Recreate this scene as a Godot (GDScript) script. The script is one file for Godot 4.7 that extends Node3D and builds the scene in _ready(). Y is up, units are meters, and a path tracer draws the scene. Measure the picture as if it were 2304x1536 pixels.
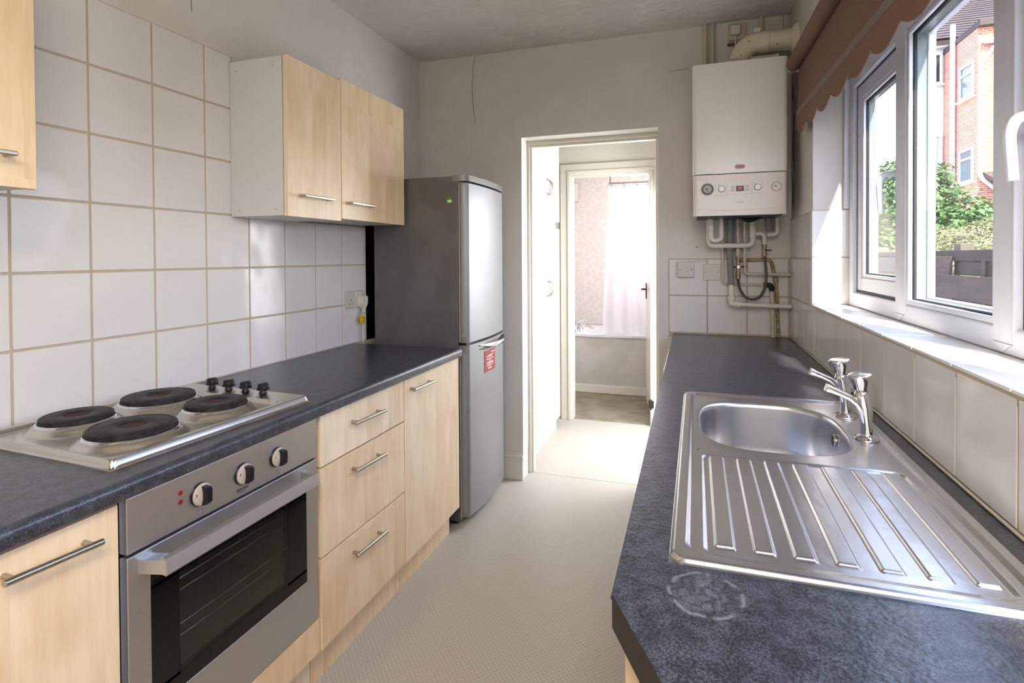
extends Node3D
# A narrow kitchen with worktops either side, a doorway to a lobby and bathroom, and a window on a fenced yard.

# ---------------------------------------------------------------- mesh building
class Geo:
	var v := PackedVector3Array()
	var n := PackedVector3Array()
	var t := PackedVector2Array()
	var use_uv := false

	func tri(a: Vector3, b: Vector3, c: Vector3, na: Vector3, nb: Vector3, nc: Vector3) -> void:
		if (b - a).cross(c - a).dot(na + nb + nc) > 0.0:
			v.append(a); v.append(c); v.append(b)
			n.append(na); n.append(nc); n.append(nb)
		else:
			v.append(a); v.append(b); v.append(c)
			n.append(na); n.append(nb); n.append(nc)

	func quad(a: Vector3, b: Vector3, c: Vector3, d: Vector3, nn: Vector3) -> void:
		tri(a, b, c, nn, nn, nn)
		tri(a, c, d, nn, nn, nn)

	func quadn(a: Vector3, b: Vector3, c: Vector3, d: Vector3, na: Vector3, nb: Vector3, nc: Vector3, nd: Vector3) -> void:
		tri(a, b, c, na, nb, nc)
		tri(a, c, d, na, nc, nd)

	func uvquad(a: Vector3, b: Vector3, c: Vector3, d: Vector3, nn: Vector3) -> void:
		# corners in reading order: lower left, lower right, upper right, upper left
		use_uv = true
		var ps := [a, b, c, a, c, d]
		var us := [Vector2(0, 1), Vector2(1, 1), Vector2(1, 0), Vector2(0, 1), Vector2(1, 0), Vector2(0, 0)]
		var order := [0, 1, 2, 3, 4, 5]
		if (b - a).cross(c - a).dot(nn) > 0.0:
			order = [0, 2, 1, 3, 5, 4]
		for i in order:
			v.append(ps[i]); n.append(nn); t.append(us[i])

	func box(lo: Vector3, hi: Vector3, bev := 0.0, xf := Transform3D()) -> Geo:
		var c := (lo + hi) * 0.5
		var h := (hi - lo).abs() * 0.5
		var b: float = minf(bev, 0.49 * minf(h.x, minf(h.y, h.z)))
		var ax := [Vector3.RIGHT, Vector3.UP, Vector3.BACK]
		var pt := func(s: Vector3, f: int) -> Vector3:
			var p := Vector3(s.x * h.x, s.y * h.y, s.z * h.z)
			for k in 3:
				if k != f:
					p[k] -= s[k] * b
			return xf * (c + p)
		for f in 3:
			var u := (f + 1) % 3
			var w := (f + 2) % 3
			for sg in [-1.0, 1.0]:
				var nn: Vector3 = (xf.basis * (ax[f] * sg)).normalized()
				var ps := []
				for q in [[-1, -1], [1, -1], [1, 1], [-1, 1]]:
					var s := Vector3.ZERO
					s[f] = sg; s[u] = q[0]; s[w] = q[1]
					ps.append(pt.call(s, f))
				quad(ps[0], ps[1], ps[2], ps[3], nn)
		if b > 0.0:
			for e in 3:
				var f := (e + 1) % 3
				var g := (e + 2) % 3
				for sf in [-1.0, 1.0]:
					for sg in [-1.0, 1.0]:
						var s0 := Vector3.ZERO
						s0[e] = -1; s0[f] = sf; s0[g] = sg
						var s1 := s0
						s1[e] = 1
						var nf: Vector3 = (xf.basis * (ax[f] * sf)).normalized()
						var ng: Vector3 = (xf.basis * (ax[g] * sg)).normalized()
						quadn(pt.call(s0, f), pt.call(s1, f), pt.call(s1, g), pt.call(s0, g), nf, nf, ng, ng)
			for sx in [-1.0, 1.0]:
				for sy in [-1.0, 1.0]:
					for sz in [-1.0, 1.0]:
						var s := Vector3(sx, sy, sz)
						tri(pt.call(s, 0), pt.call(s, 1), pt.call(s, 2), (xf.basis * Vector3(sx, 0, 0)).normalized(), (xf.basis * Vector3(0, sy, 0)).normalized(), (xf.basis * Vector3(0, 0, sz)).normalized())
		return self

	# a surface through rows of points; normals are averaged, turned to the side that out() says
	func patch(rows: Array, closed := false, away = null, flip := false) -> Geo:
		var nr := rows.size()
		var nc: int = rows[0].size()
		var nor := []
		for i in nr:
			var line := PackedVector3Array()
			for j in nc:
				var i0 := maxi(i - 1, 0)
				var i1 := mini(i + 1, nr - 1)
				var j0 := (j - 1 + nc) % nc if closed else maxi(j - 1, 0)
				var j1 := (j + 1) % nc if closed else mini(j + 1, nc - 1)
				var nn: Vector3 = (rows[i1][j] - rows[i0][j]).cross(rows[i][j1] - rows[i][j0])
				if nn.length_squared() < 1e-18:
					nn = (rows[i1][(j + 1) % nc] - rows[i0][(j + 1) % nc]).cross(rows[i1][j1] - rows[i1][j0]) + (rows[i1][j] - rows[i0][j]).cross(rows[i0][j1] - rows[i0][j0])
				nn = nn.normalized()
				if away != null:
					if nn.dot(rows[i][j] - away) < 0:
						nn = -nn
				elif flip:
					nn = -nn
				line.append(nn)
			nor.append(line)
		for i in nr - 1:
			for j in (nc if closed else nc - 1):
				var k := (j + 1) % nc
				quadn(rows[i][j], rows[i][k], rows[i + 1][k], rows[i + 1][j], nor[i][j], nor[i][k], nor[i + 1][k], nor[i + 1][j])
		return self

	# profile of (radius, height) turned about local Y; sharp corners kept
	func lathe(prof: Array, seg: int, xf := Transform3D()) -> Geo:
		var m := prof.size()
		var sn := []
		for i in m - 1:
			var d: Vector2 = prof[i + 1] - prof[i]
			sn.append(Vector2(d.y, -d.x).normalized())
		for i in m - 1:
			var na: Vector2 = sn[i]
			var nb: Vector2 = sn[i]
			if i > 0 and sn[i - 1].dot(sn[i]) > 0.75:
				na = (sn[i - 1] + sn[i]).normalized()
			if i < m - 2 and sn[i + 1].dot(sn[i]) > 0.75:
				nb = (sn[i + 1] + sn[i]).normalized()
			for k in seg:
				var a0 := TAU * k / seg
				var a1 := TAU * (k + 1) / seg
				var c0 := Vector3(cos(a0), 0, sin(a0))
				var c1 := Vector3(cos(a1), 0, sin(a1))
				var P: Vector2 = prof[i]
				var Q: Vector2 = prof[i + 1]
				var y := Vector3.UP
				quadn(xf * (c0 * P.x + y * P.y), xf * (c1 * P.x + y * P.y), xf * (c1 * Q.x + y * Q.y), xf * (c0 * Q.x + y * Q.y),
					(xf.basis * (c0 * na.x + y * na.y)).normalized(), (xf.basis * (c1 * na.x + y * na.y)).normalized(), (xf.basis * (c1 * nb.x + y * nb.y)).normalized(), (xf.basis * (c0 * nb.x + y * nb.y)).normalized())
		return self

	func cyl(a: Vector3, b: Vector3, r0: float, r1 := -1.0, seg := 16, bev := 0.0) -> Geo:
		if r1 < 0:
			r1 = r0
		var h := a.distance_to(b)
		var xf := Geo.along(a, b)
		if bev > 0:
			return lathe([Vector2(0, 0), Vector2(r0 - bev, 0), Vector2(r0, bev), Vector2(r1, h - bev), Vector2(r1 - bev, h), Vector2(0, h)], seg, xf)
		return lathe([Vector2(0, 0), Vector2(r0, 0), Vector2(r1, h), Vector2(0, h)], seg, xf)

	static func along(a: Vector3, b: Vector3) -> Transform3D:
		var y := (b - a).normalized()
		var x := y.cross(Vector3.FORWARD if absf(y.z) < 0.9 else Vector3.RIGHT).normalized()
		return Transform3D(Basis(x, y, x.cross(y)), a)

	# a round tube through points, corners rounded with radius rad
	func tube(pts: Array, r: float, rad := 0.0, seg := 12, caps := true) -> Geo:
		var path: Array = pts
		if rad > 0.0:
			path = [pts[0]]
			for i in range(1, pts.size() - 1):
				var p: Vector3 = pts[i]
				var d0: Vector3 = (pts[i - 1] - p)
				var d1: Vector3 = (pts[i + 1] - p)
				var k: float = minf(rad, 0.48 * minf(d0.length(), d1.length()))
				var a := p + d0.normalized() * k
				var b := p + d1.normalized() * k
				for s in 7:
					var w := s / 6.0
					path.append(a.lerp(p, w).lerp(p.lerp(b, w), w))
			path.append(pts[-1])
		var rows := []
		var side := Vector3.ZERO
		for i in path.size():
			var d: Vector3 = (path[mini(i + 1, path.size() - 1)] - path[maxi(i - 1, 0)]).normalized()
			if side == Vector3.ZERO:
				side = d.cross(Vector3.UP if absf(d.y) < 0.9 else Vector3.RIGHT).normalized()
			side = (side - d * side.dot(d)).normalized()
			var up := d.cross(side)
			var line := PackedVector3Array()
			var ln := PackedVector3Array()
			for k in seg:
				var a := TAU * k / seg
				var o := side * cos(a) + up * sin(a)
				line.append(path[i] + o * r)
				ln.append(o)
			rows.append([line, ln])
			if caps and (i == 0 or i == path.size() - 1):
				var nn := -d if i == 0 else d
				for k in seg:
					tri(path[i], line[k], line[(k + 1) % seg], nn, nn, nn)
		for i in rows.size() - 1:
			for k in seg:
				var j := (k + 1) % seg
				quadn(rows[i][0][k], rows[i][0][j], rows[i + 1][0][j], rows[i + 1][0][k], rows[i][1][k], rows[i][1][j], rows[i + 1][1][j], rows[i + 1][1][k])
		return self

	# a polygon in local XY pushed along local Z from z0 to z1
	func prism(poly: PackedVector2Array, z0: float, z1: float, xf := Transform3D(), smooth := false) -> Geo:
		var idx := Geometry2D.triangulate_polygon(poly)
		for side in 2:
			var z := z0 if side == 0 else z1
			var nn := (xf.basis * Vector3(0, 0, -1.0 if (side == 0) == (z0 < z1) else 1.0)).normalized()
			for i in range(0, idx.size(), 3):
				var p := []
				for k in 3:
					p.append(xf * Vector3(poly[idx[i + k]].x, poly[idx[i + k]].y, z))
				tri(p[0], p[1], p[2], nn, nn, nn)
		var m := poly.size()
		var cw := 1.0 if Geometry2D.is_polygon_clockwise(poly) else -1.0
		var en := []
		for i in m:
			var d := poly[(i + 1) % m] - poly[i]
			en.append(Vector2(-d.y, d.x).normalized() * cw)
		for i in m:
			var j := (i + 1) % m
			var a: Vector2 = en[i]
			var b: Vector2 = en[i]
			if smooth:
				if en[(i - 1 + m) % m].dot(en[i]) > 0.7:
					a = (en[(i - 1 + m) % m] + en[i]).normalized()
				if en[j].dot(en[i]) > 0.7:
					b = (en[j] + en[i]).normalized()
			var na := (xf.basis * Vector3(a.x, a.y, 0)).normalized()
			var nb := (xf.basis * Vector3(b.x, b.y, 0)).normalized()
			quadn(xf * Vector3(poly[i].x, poly[i].y, z0), xf * Vector3(poly[j].x, poly[j].y, z0), xf * Vector3(poly[j].x, poly[j].y, z1), xf * Vector3(poly[i].x, poly[i].y, z1), na, nb, nb, na)
		return self

	func mesh() -> ArrayMesh:
		var a := []
		a.resize(Mesh.ARRAY_MAX)
		a[Mesh.ARRAY_VERTEX] = v
		a[Mesh.ARRAY_NORMAL] = n
		if use_uv and t.size() == v.size():
			a[Mesh.ARRAY_TEX_UV] = t
		var m := ArrayMesh.new()
		m.add_surface_from_arrays(Mesh.PRIMITIVE_TRIANGLES, a)
		return m

# ---------------------------------------------------------------- naming
var counts := {}
var M := {}
var font: SystemFont
var rng := RandomNumberGenerator.new()

func numbered(called: String) -> String:
	var k: int = counts.get(called, 0)
	counts[called] = k + 1
	return called if k == 0 else "%s_%03d" % [called, k]

func tag(o: Node, label: String, category := "", group := "", kind := "") -> Node:
	if label: o.set_meta("label", label)
	if category: o.set_meta("category", category)
	if group: o.set_meta("group", group)
	if kind: o.set_meta("kind", kind)
	return o

func put(called: String, shape, material: Material, parent: Node = null, at := Transform3D()) -> MeshInstance3D:
	var o := MeshInstance3D.new()
	o.mesh = shape.mesh() if shape is Geo else shape
	o.material_override = material
	o.transform = at
	if parent == null:
		o.name = numbered(called)
		add_child(o)
	else:
		o.name = called
		var k := 0
		while parent.has_node(NodePath(o.name)):
			k += 1
			o.name = "%s_%03d" % [called, k]
		parent.add_child(o, true)
	return o

func thing(called: String, label: String, category: String, group := "", at := Vector3.ZERO) -> Node3D:
	var o := Node3D.new()
	o.name = numbered(called)
	o.position = at
	add_child(o)
	tag(o, label, category, group)
	return o

func struct_thing(called: String, at := Vector3.ZERO) -> Node3D:
	var o := Node3D.new()
	o.name = called
	o.position = at
	add_child(o)
	o.set_meta("kind", "structure")
	return o

func struct(called: String, shape, material: Material) -> MeshInstance3D:
	var o := put(called, shape, material)
	o.set_meta("kind", "structure")
	return o

func bx(lo: Vector3, hi: Vector3, bev := 0.0) -> Geo:
	return Geo.new().box(lo, hi, bev)

func words(text: String, height: float, material: Material, parent: Node, at: Vector3, turn: Basis, italic := false) -> MeshInstance3D:
	var tm := TextMesh.new()
	tm.text = text
	var f := SystemFont.new()
	f.font_names = PackedStringArray(["Droid Sans"])
	f.font_weight = 700
	f.font_italic = italic
	tm.font = f
	tm.font_size = 32
	tm.pixel_size = height / 24.0
	tm.depth = 0.0006
	tm.curve_step = 2.0
	return put("lettering", tm, material, parent, Transform3D(turn, at))

# ---------------------------------------------------------------- materials
func mat(c: Color, rough := 0.6, metal := 0.0) -> StandardMaterial3D:
	var m := StandardMaterial3D.new()
	m.albedo_color = c
	m.roughness = rough
	m.metallic = metal
	return m

func tri_tex(m: StandardMaterial3D, img: Image, scale: Vector3, offset := Vector3.ZERO) -> StandardMaterial3D:
	m.albedo_texture = ImageTexture.create_from_image(img)
	m.uv1_triplanar = true
	m.uv1_world_triplanar = true
	m.uv1_triplanar_sharpness = 8.0
	m.uv1_scale = scale
	m.uv1_offset = offset
	return m

func tri_normal(m: StandardMaterial3D, tex: Texture2D, strength: float) -> void:
	m.normal_enabled = true
	m.normal_texture = tex
	m.normal_scale = strength

func fnl(freq: float, sd: int, oct := 3) -> FastNoiseLite:
	var f := FastNoiseLite.new()
	f.noise_type = FastNoiseLite.TYPE_SIMPLEX
	f.frequency = freq
	f.seed = sd
	f.fractal_octaves = oct
	return f

# value noise picture that repeats
func noise_img(freq: float, sd: int, size := 256, oct := 4) -> Image:
	var f := fnl(freq, sd, oct)
	return f.get_seamless_image(size, size)

func normal_tex(freq: float, sd: int, bump: float, size := 256, oct := 3) -> ImageTexture:
	var im := noise_img(freq, sd, size, oct)
	im.bump_map_to_normal_map(bump)
	return ImageTexture.create_from_image(im)

func wood_img(sd: int, base: Color, dark: Color, stave: float) -> Image:
	# 512 x 512 for a metre: upright grain in glued staves
	var im := Image.create(512, 512, false, Image.FORMAT_RGB8)
	var g1 := fnl(1.0, sd, 2)
	var g2 := fnl(1.0, sd + 5, 3)
	var tone := []
	var r := RandomNumberGenerator.new()
	r.seed = sd
	for i in 40:
		tone.append(r.randf())
	for x in 512:
		var k := int(floor((x + 14.0 * sin(x * 0.05)) / (512.0 * stave)))
		var tn: float = tone[k % 40]
		var ofs: float = k * 37.7
		for y in 512:
			var grain := g1.get_noise_2d(x * 0.085 + ofs, y * 0.005 + ofs) * 0.5 + 0.5
			var blot := g2.get_noise_2d(x * 0.012 + ofs * 2.0, y * 0.006) * 0.5 + 0.5
			var fleck := g1.get_noise_2d(x * 0.5, y * 0.03 + ofs)
			var w: float = clampf(0.34 * tn + 0.24 * grain + 0.6 * blot - 0.26 + 0.08 * fleck, 0.0, 1.0)
			im.set_pixel(x, y, base.lerp(dark, w))
	return im

func worktop_img() -> Image:
	var im := Image.create(768, 768, false, Image.FORMAT_RGB8)
	var a := noise_img(0.012, 3, 768, 4)
	var b := noise_img(0.09, 4, 768, 3)
	var c := noise_img(0.28, 5, 768, 1)
	for y in 768:
		for x in 768:
			var p := a.get_pixel(x, y).r
			var q := b.get_pixel(x, y).r
			var s := c.get_pixel(x, y).r
			var w := clampf(0.45 * p + 0.55 * q, 0, 1)
			var col := Color(0.145, 0.157, 0.19).lerp(Color(0.325, 0.345, 0.39), smoothstep(0.25, 0.85, w))
			if s > 0.74 and q > 0.42:
				col = col.lerp(Color(0.46, 0.47, 0.49), (s - 0.74) * 2.6)
			elif s < 0.25:
				col = col.lerp(Color(0.09, 0.09, 0.105), 0.5)
			im.set_pixel(x, y, col)
	return im

func floor_imgs() -> Array:
	# a cell of the vinyl: raised lozenges in diagonal rows
	var im := Image.create(256, 256, false, Image.FORMAT_RGB8)
	var hi := Image.create(256, 256, false, Image.FORMAT_RF)
	var nz := noise_img(0.05, 8, 256, 4)
	for y in 256:
		for x in 256:
			var u := x / 32.0
			var w := y / 32.0
			var p := absf(fposmod(u + w, 2.0) - 1.0)
			var q := absf(fposmod(u - w, 2.0) - 1.0)
			var h := smoothstep(0.28, 0.62, minf(p, q))
			hi.set_pixel(x, y, Color(h * 0.8, 0, 0))
			var k := nz.get_pixel(x, y).r
			im.set_pixel(x, y, Color(0.70, 0.672, 0.635).lerp(Color(0.765, 0.742, 0.71), h * 0.75 + 0.25 * k))
	return [im, hi]

func blotch_img(c0: Color, c1: Color, freq: float, sd: int, size := 256, lo := 0.3, hi := 0.7) -> Image:
	var a := noise_img(freq, sd, size, 4)
	var im := Image.create(size, size, false, Image.FORMAT_RGB8)
	for y in size:
		for x in size:
			im.set_pixel(x, y, c0.lerp(c1, smoothstep(lo, hi, a.get_pixel(x, y).r)))
	return im

func brick_img(bright: float) -> Image:
	# 900 mm square: 4 bricks by 12 courses
	var im := Image.create(512, 512, false, Image.FORMAT_RGB8)
	var r := RandomNumberGenerator.new()
	r.seed = 77
	var tones := []
	for i in 64:
		tones.append(r.randf())
	for y in 512:
		var row := int(y / 42.667)
		var fy := fposmod(y / 42.667, 1.0)
		for x in 512:
			var fx := x / 128.0 + (0.5 if row % 2 == 1 else 0.0)
			var bi := int(fx) % 4
			var joint := fy < 0.16 or fposmod(fx, 1.0) < 0.05
			var tn: float = tones[(bi * 13 + row * 5) % 64]
			var c := Color(0.84, 0.80, 0.76) if joint else Color(0.69, 0.40, 0.30).lerp(Color(0.78, 0.51, 0.40), tn)
			im.set_pixel(x, y, c * bright)
	return im

func make_materials() -> void:
	M.plaster = tri_tex(mat(Color.WHITE, 0.85), blotch_img(Color(0.82, 0.80, 0.775), Color(0.83, 0.812, 0.788), 0.01, 21), Vector3.ONE * 0.9)
	tri_normal(M.plaster, normal_tex(0.03, 22, 1.5), 0.25)
	M.ceiling = tri_tex(mat(Color.WHITE, 0.9), blotch_img(Color(0.83, 0.815, 0.785), Color(0.845, 0.83, 0.80), 0.012, 23), Vector3.ONE * 0.8)
	tri_normal(M.ceiling, normal_tex(0.045, 24, 3.0), 0.35)
	M.tile = mat(Color(0.845, 0.83, 0.82), 0.16)
	M.tile.metallic_specular = 0.4
	M.tile.uv1_triplanar = true
	M.tile.uv1_world_triplanar = true
	M.tile.uv1_scale = Vector3.ONE * 1.1
	tri_normal(M.tile, normal_tex(0.012, 25, 5.0, 256, 2), 0.16)
	M.tile_sill = mat(Color(0.90, 0.895, 0.885), 0.12)
	M.grout = mat(Color(0.72, 0.665, 0.585), 0.9)
	M.sealant = mat(Color(0.72, 0.69, 0.64), 0.5)
	var w1 := wood_img(11, Color(0.94, 0.87, 0.755), Color(0.83, 0.71, 0.56), 0.105)
	M.wood = tri_tex(mat(Color.WHITE, 0.38), w1, Vector3(1.0, 0.9, 1.0))
	M.wood_b = tri_tex(mat(Color(1.0, 0.985, 0.96), 0.38), w1, Vector3(1.0, 0.9, 1.0), Vector3(0.37, 0.21, 0.53))
	M.wood_c = tri_tex(mat(Color(0.985, 0.96, 0.92), 0.38), w1, Vector3(1.0, 0.9, 1.0), Vector3(0.71, 0.63, 0.17))
	M.wood_edge = mat(Color(0.72, 0.55, 0.36), 0.5)
	M.melamine = mat(Color(0.83, 0.83, 0.83), 0.45)
	M.worktop = tri_tex(mat(Color.WHITE, 0.31), worktop_img(), Vector3.ONE * 2.6)
	M.worktop.metallic_specular = 0.62
	tri_normal(M.worktop, normal_tex(0.12, 27, 1.5), 0.15)
	M.edging = mat(Color(0.17, 0.125, 0.10), 0.5)
	M.chipboard = mat(Color(0.62, 0.43, 0.24), 0.8)
	var fi := floor_imgs()
	M.floor = tri_tex(mat(Color.WHITE, 0.42), fi[0], Vector3.ONE * 13.0)
	M.floor.heightmap_enabled = false
	var fh: Image = fi[1]
	fh.convert(Image.FORMAT_RGB8)
	fh.bump_map_to_normal_map(3.0)
	tri_normal(M.floor, ImageTexture.create_from_image(fh), 0.5)
	M.steel = mat(Color(0.80, 0.80, 0.81), 0.40, 1.0)
	M.steel.uv1_triplanar = true
	M.steel.uv1_world_triplanar = true
	M.steel.uv1_scale = Vector3(0.6, 5.0, 0.6)
	tri_normal(M.steel, normal_tex(0.05, 28, 1.2), 0.12)
	M.sink_steel = mat(Color(0.84, 0.84, 0.85), 0.27, 1.0)
	M.sink_steel.uv1_triplanar = true
	M.sink_steel.uv1_world_triplanar = true
	M.sink_steel.uv1_scale = Vector3.ONE * 2.0
	tri_normal(M.sink_steel, normal_tex(0.02, 29, 2.0), 0.12)
	M.hob_steel = mat(Color(0.78, 0.765, 0.74), 0.28, 1.0)
	M.chrome = mat(Color(0.86, 0.86, 0.87), 0.05, 1.0)
	M.nickel = mat(Color(0.70, 0.68, 0.63), 0.3, 1.0)
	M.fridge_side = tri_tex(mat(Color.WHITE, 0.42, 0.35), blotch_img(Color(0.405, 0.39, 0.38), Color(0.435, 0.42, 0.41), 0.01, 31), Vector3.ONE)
	M.fridge_door = mat(Color(0.56, 0.56, 0.56), 0.42, 0.5)
	M.fridge_trim = mat(Color(0.50, 0.49, 0.48), 0.38, 0.4)
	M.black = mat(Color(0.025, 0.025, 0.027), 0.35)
	M.rubber = mat(Color(0.035, 0.035, 0.045), 0.6)
	M.oven_glass = mat(Color(0.018, 0.017, 0.016), 0.04)
	M.oven_dark = mat(Color(0.06, 0.06, 0.055), 0.5)
	M.cast_iron = tri_tex(mat(Color.WHITE, 0.55), blotch_img(Color(0.085, 0.075, 0.075), Color(0.18, 0.165, 0.165), 0.03, 33), Vector3.ONE * 4.0)
	M.cast_iron.metallic = 0.3
	M.rust = tri_tex(mat(Color.WHITE, 0.75), blotch_img(Color(0.15, 0.07, 0.05), Color(0.30, 0.13, 0.08), 0.06, 34), Vector3.ONE * 8.0)
	M.knob_cream = mat(Color(0.72, 0.67, 0.60), 0.3)
	M.knob_dark = mat(Color(0.05, 0.045, 0.07), 0.3)
	M.red = mat(Color(0.55, 0.07, 0.08), 0.4)
	M.label_red = mat(Color(0.62, 0.13, 0.14), 0.4)
	M.green = mat(Color(0.30, 0.55, 0.12), 0.4)
	M.paper = mat(Color(0.9, 0.88, 0.85), 0.6)
	M.ink = mat(Color(0.06, 0.06, 0.07), 0.6)
	M.grey_ink = mat(Color(0.42, 0.42, 0.44), 0.6)
	M.boiler = mat(Color(0.90, 0.89, 0.875), 0.32)
	M.boiler_panel = mat(Color(0.875, 0.845, 0.82), 0.4)
	M.flue = mat(Color(0.86, 0.825, 0.745), 0.18)
	M.pipe_paint = mat(Color(0.76, 0.72, 0.655), 0.45)
	M.pipe_white = mat(Color(0.83, 0.81, 0.78), 0.4)
	M.pipe_grey = mat(Color(0.50, 0.50, 0.48), 0.7)
	M.pipe_dirty = tri_tex(mat(Color.WHITE, 0.55), blotch_img(Color(0.67, 0.61, 0.49), Color(0.52, 0.46, 0.34), 0.02, 35), Vector3.ONE * 3.0)
	M.brass = mat(Color(0.64, 0.57, 0.45), 0.35, 0.7)
	M.braid = tri_tex(mat(Color.WHITE, 0.45, 0.4), blotch_img(Color(0.15, 0.145, 0.14), Color(0.42, 0.40, 0.37), 0.3, 36), Vector3.ONE * 20.0)
	M.switch = mat(Color(0.78, 0.755, 0.725), 0.3)
	M.plug = mat(Color(0.85, 0.83, 0.77), 0.35)
	M.yellow = mat(Color(0.85, 0.72, 0.06), 0.4)
	M.upvc = mat(Color(0.87, 0.89, 0.93), 0.28)
	M.upvc.clearcoat_enabled = true
	M.upvc.clearcoat = 0.2
	M.gasket = mat(Color(0.03, 0.03, 0.06), 0.6)
	M.spacer = mat(Color(0.42, 0.46, 0.45), 0.35)
	M.pane = mat(Color(0.95, 0.98, 0.97, 0.03), 0.02)
	M.pane.metallic_specular = 0.3
	M.pane.transparency = BaseMaterial3D.TRANSPARENCY_ALPHA
	M.blind = tri_tex(mat(Color.WHITE, 0.9), blotch_img(Color(0.45, 0.335, 0.275), Color(0.49, 0.365, 0.30), 0.15, 37), Vector3(3, 3, 3))
	M.blind.backlight_enabled = true
	M.blind.backlight = Color(0.26, 0.155, 0.105)
	M.blind_bar = mat(Color(0.47, 0.41, 0.385), 0.8)
	M.gloss_white = mat(Color(0.88, 0.865, 0.835), 0.25)
	M.gloss_cream = mat(Color(0.85, 0.825, 0.775), 0.3)
	M.hall_wall = mat(Color(0.86, 0.835, 0.79), 0.8)
	M.wallpaper = tri_tex(mat(Color.WHITE, 0.8), blotch_img(Color(0.845, 0.81, 0.785), Color(0.87, 0.845, 0.825), 0.045, 38, 256, 0.25, 0.75), Vector3.ONE * 1.3)
	M.bath = mat(Color(0.90, 0.895, 0.89), 0.15)
	M.bath_panel = tri_tex(mat(Color.WHITE, 0.4), blotch_img(Color(0.76, 0.74, 0.72), Color(0.80, 0.78, 0.765), 0.01, 39), Vector3.ONE)
	M.curtain = mat(Color(0.92, 0.905, 0.925, 0.84), 0.6)
	M.curtain.transparency = BaseMaterial3D.TRANSPARENCY_ALPHA
	M.curtain.backlight_enabled = true
	M.curtain.backlight = Color(0.55, 0.53, 0.56)
	M.bath_floor = tri_tex(mat(Color.WHITE, 0.45), blotch_img(Color(0.50, 0.455, 0.40), Color(0.58, 0.535, 0.47), 0.012, 40, 256, 0.2, 0.8), Vector3(1.2, 1.2, 1.2))
	M.bronze = mat(Color(0.30, 0.27, 0.24), 0.35, 0.8)
	M.obscure = mat(Color(0.95, 0.97, 0.98, 0.55), 0.35)
	M.obscure.transparency = BaseMaterial3D.TRANSPARENCY_ALPHA
	M.rail = mat(Color(0.62, 0.60, 0.60), 0.4, 0.3)
	M.frosted = mat(Color(0.95, 0.97, 0.98, 0.2), 0.2)
	M.frosted.transparency = BaseMaterial3D.TRANSPARENCY_ALPHA
	M.stain = mat(Color(0.46, 0.36, 0.255), 0.9)
	M.crack = mat(Color(0.45, 0.41, 0.36), 0.9)
	var fw := wood_img(51, Color(0.33, 0.25, 0.205), Color(0.12, 0.085, 0.07), 0.5)
	fw.rotate_90(CLOCKWISE)
	M.fence = tri_tex(mat(Color.WHITE, 0.85), fw, Vector3(0.7, 1.6, 0.7))
	M.fence_b = tri_tex(mat(Color(0.80, 0.78, 0.78), 0.85), fw, Vector3(0.7, 1.6, 0.7), Vector3(0.3, 0.43, 0.6))
	M.post = mat(Color(0.36, 0.33, 0.26), 0.85)
	M.ground = tri_tex(mat(Color.WHITE, 0.95), blotch_img(Color(0.48, 0.46, 0.42), Color(0.58, 0.55, 0.50), 0.05, 53), Vector3.ONE)
	M.leaf = mat(Color(0.26, 0.36, 0.12), 0.5)
	M.leaf.backlight_enabled = true
	M.leaf.backlight = Color(0.20, 0.26, 0.06)
	M.leaf_pale = mat(Color(0.50, 0.49, 0.31), 0.6)
	M.leaf_pale.backlight_enabled = true
	M.leaf_pale.backlight = Color(0.22, 0.22, 0.10)
	M.bark = mat(Color(0.28, 0.22, 0.16), 0.9)
	var bi := brick_img(1.0)
	M.brick = tri_tex(mat(Color.WHITE, 0.9), bi, Vector3.ONE * 1.75)
	M.render_white = mat(Color(0.88, 0.88, 0.86), 0.85)
	M.roof = mat(Color(0.29, 0.245, 0.23), 0.85)
	M.upvc_far = mat(Color(0.88, 0.88, 0.88), 0.4)
	M.glass_far = mat(Color(0.33, 0.38, 0.40), 0.08)
	M.net = mat(Color(0.72, 0.72, 0.70), 0.8)
	M.dark_room = mat(Color(0.10, 0.085, 0.085), 0.8)
	M.display = mat(Color(0.16, 0.03, 0.08), 0.2)
	M.display.emission_enabled = true
	M.display.emission = Color(0.30, 0.05, 0.22)
	M.display.emission_energy_multiplier = 0.12
	M.digit = mat(Color(0.9, 0.2, 0.1), 0.4)
	M.digit.emission_enabled = true
	M.digit.emission = Color(1.0, 0.25, 0.12)
	M.digit.emission_energy_multiplier = 1.0
	M.lamp_glow = mat(Color(0.95, 0.94, 0.9), 0.4)
	M.lamp_glow.emission_enabled = true
	M.lamp_glow.emission = Color(1.0, 0.97, 0.92)
	M.lamp_glow.emission_energy_multiplier = 1.2
	M.concrete = mat(Color(0.55, 0.53, 0.5), 0.9)

const FAR := -2.036
const RIGHT := 2.124
const CEIL := 2.587
const WEND := 1.30

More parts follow.
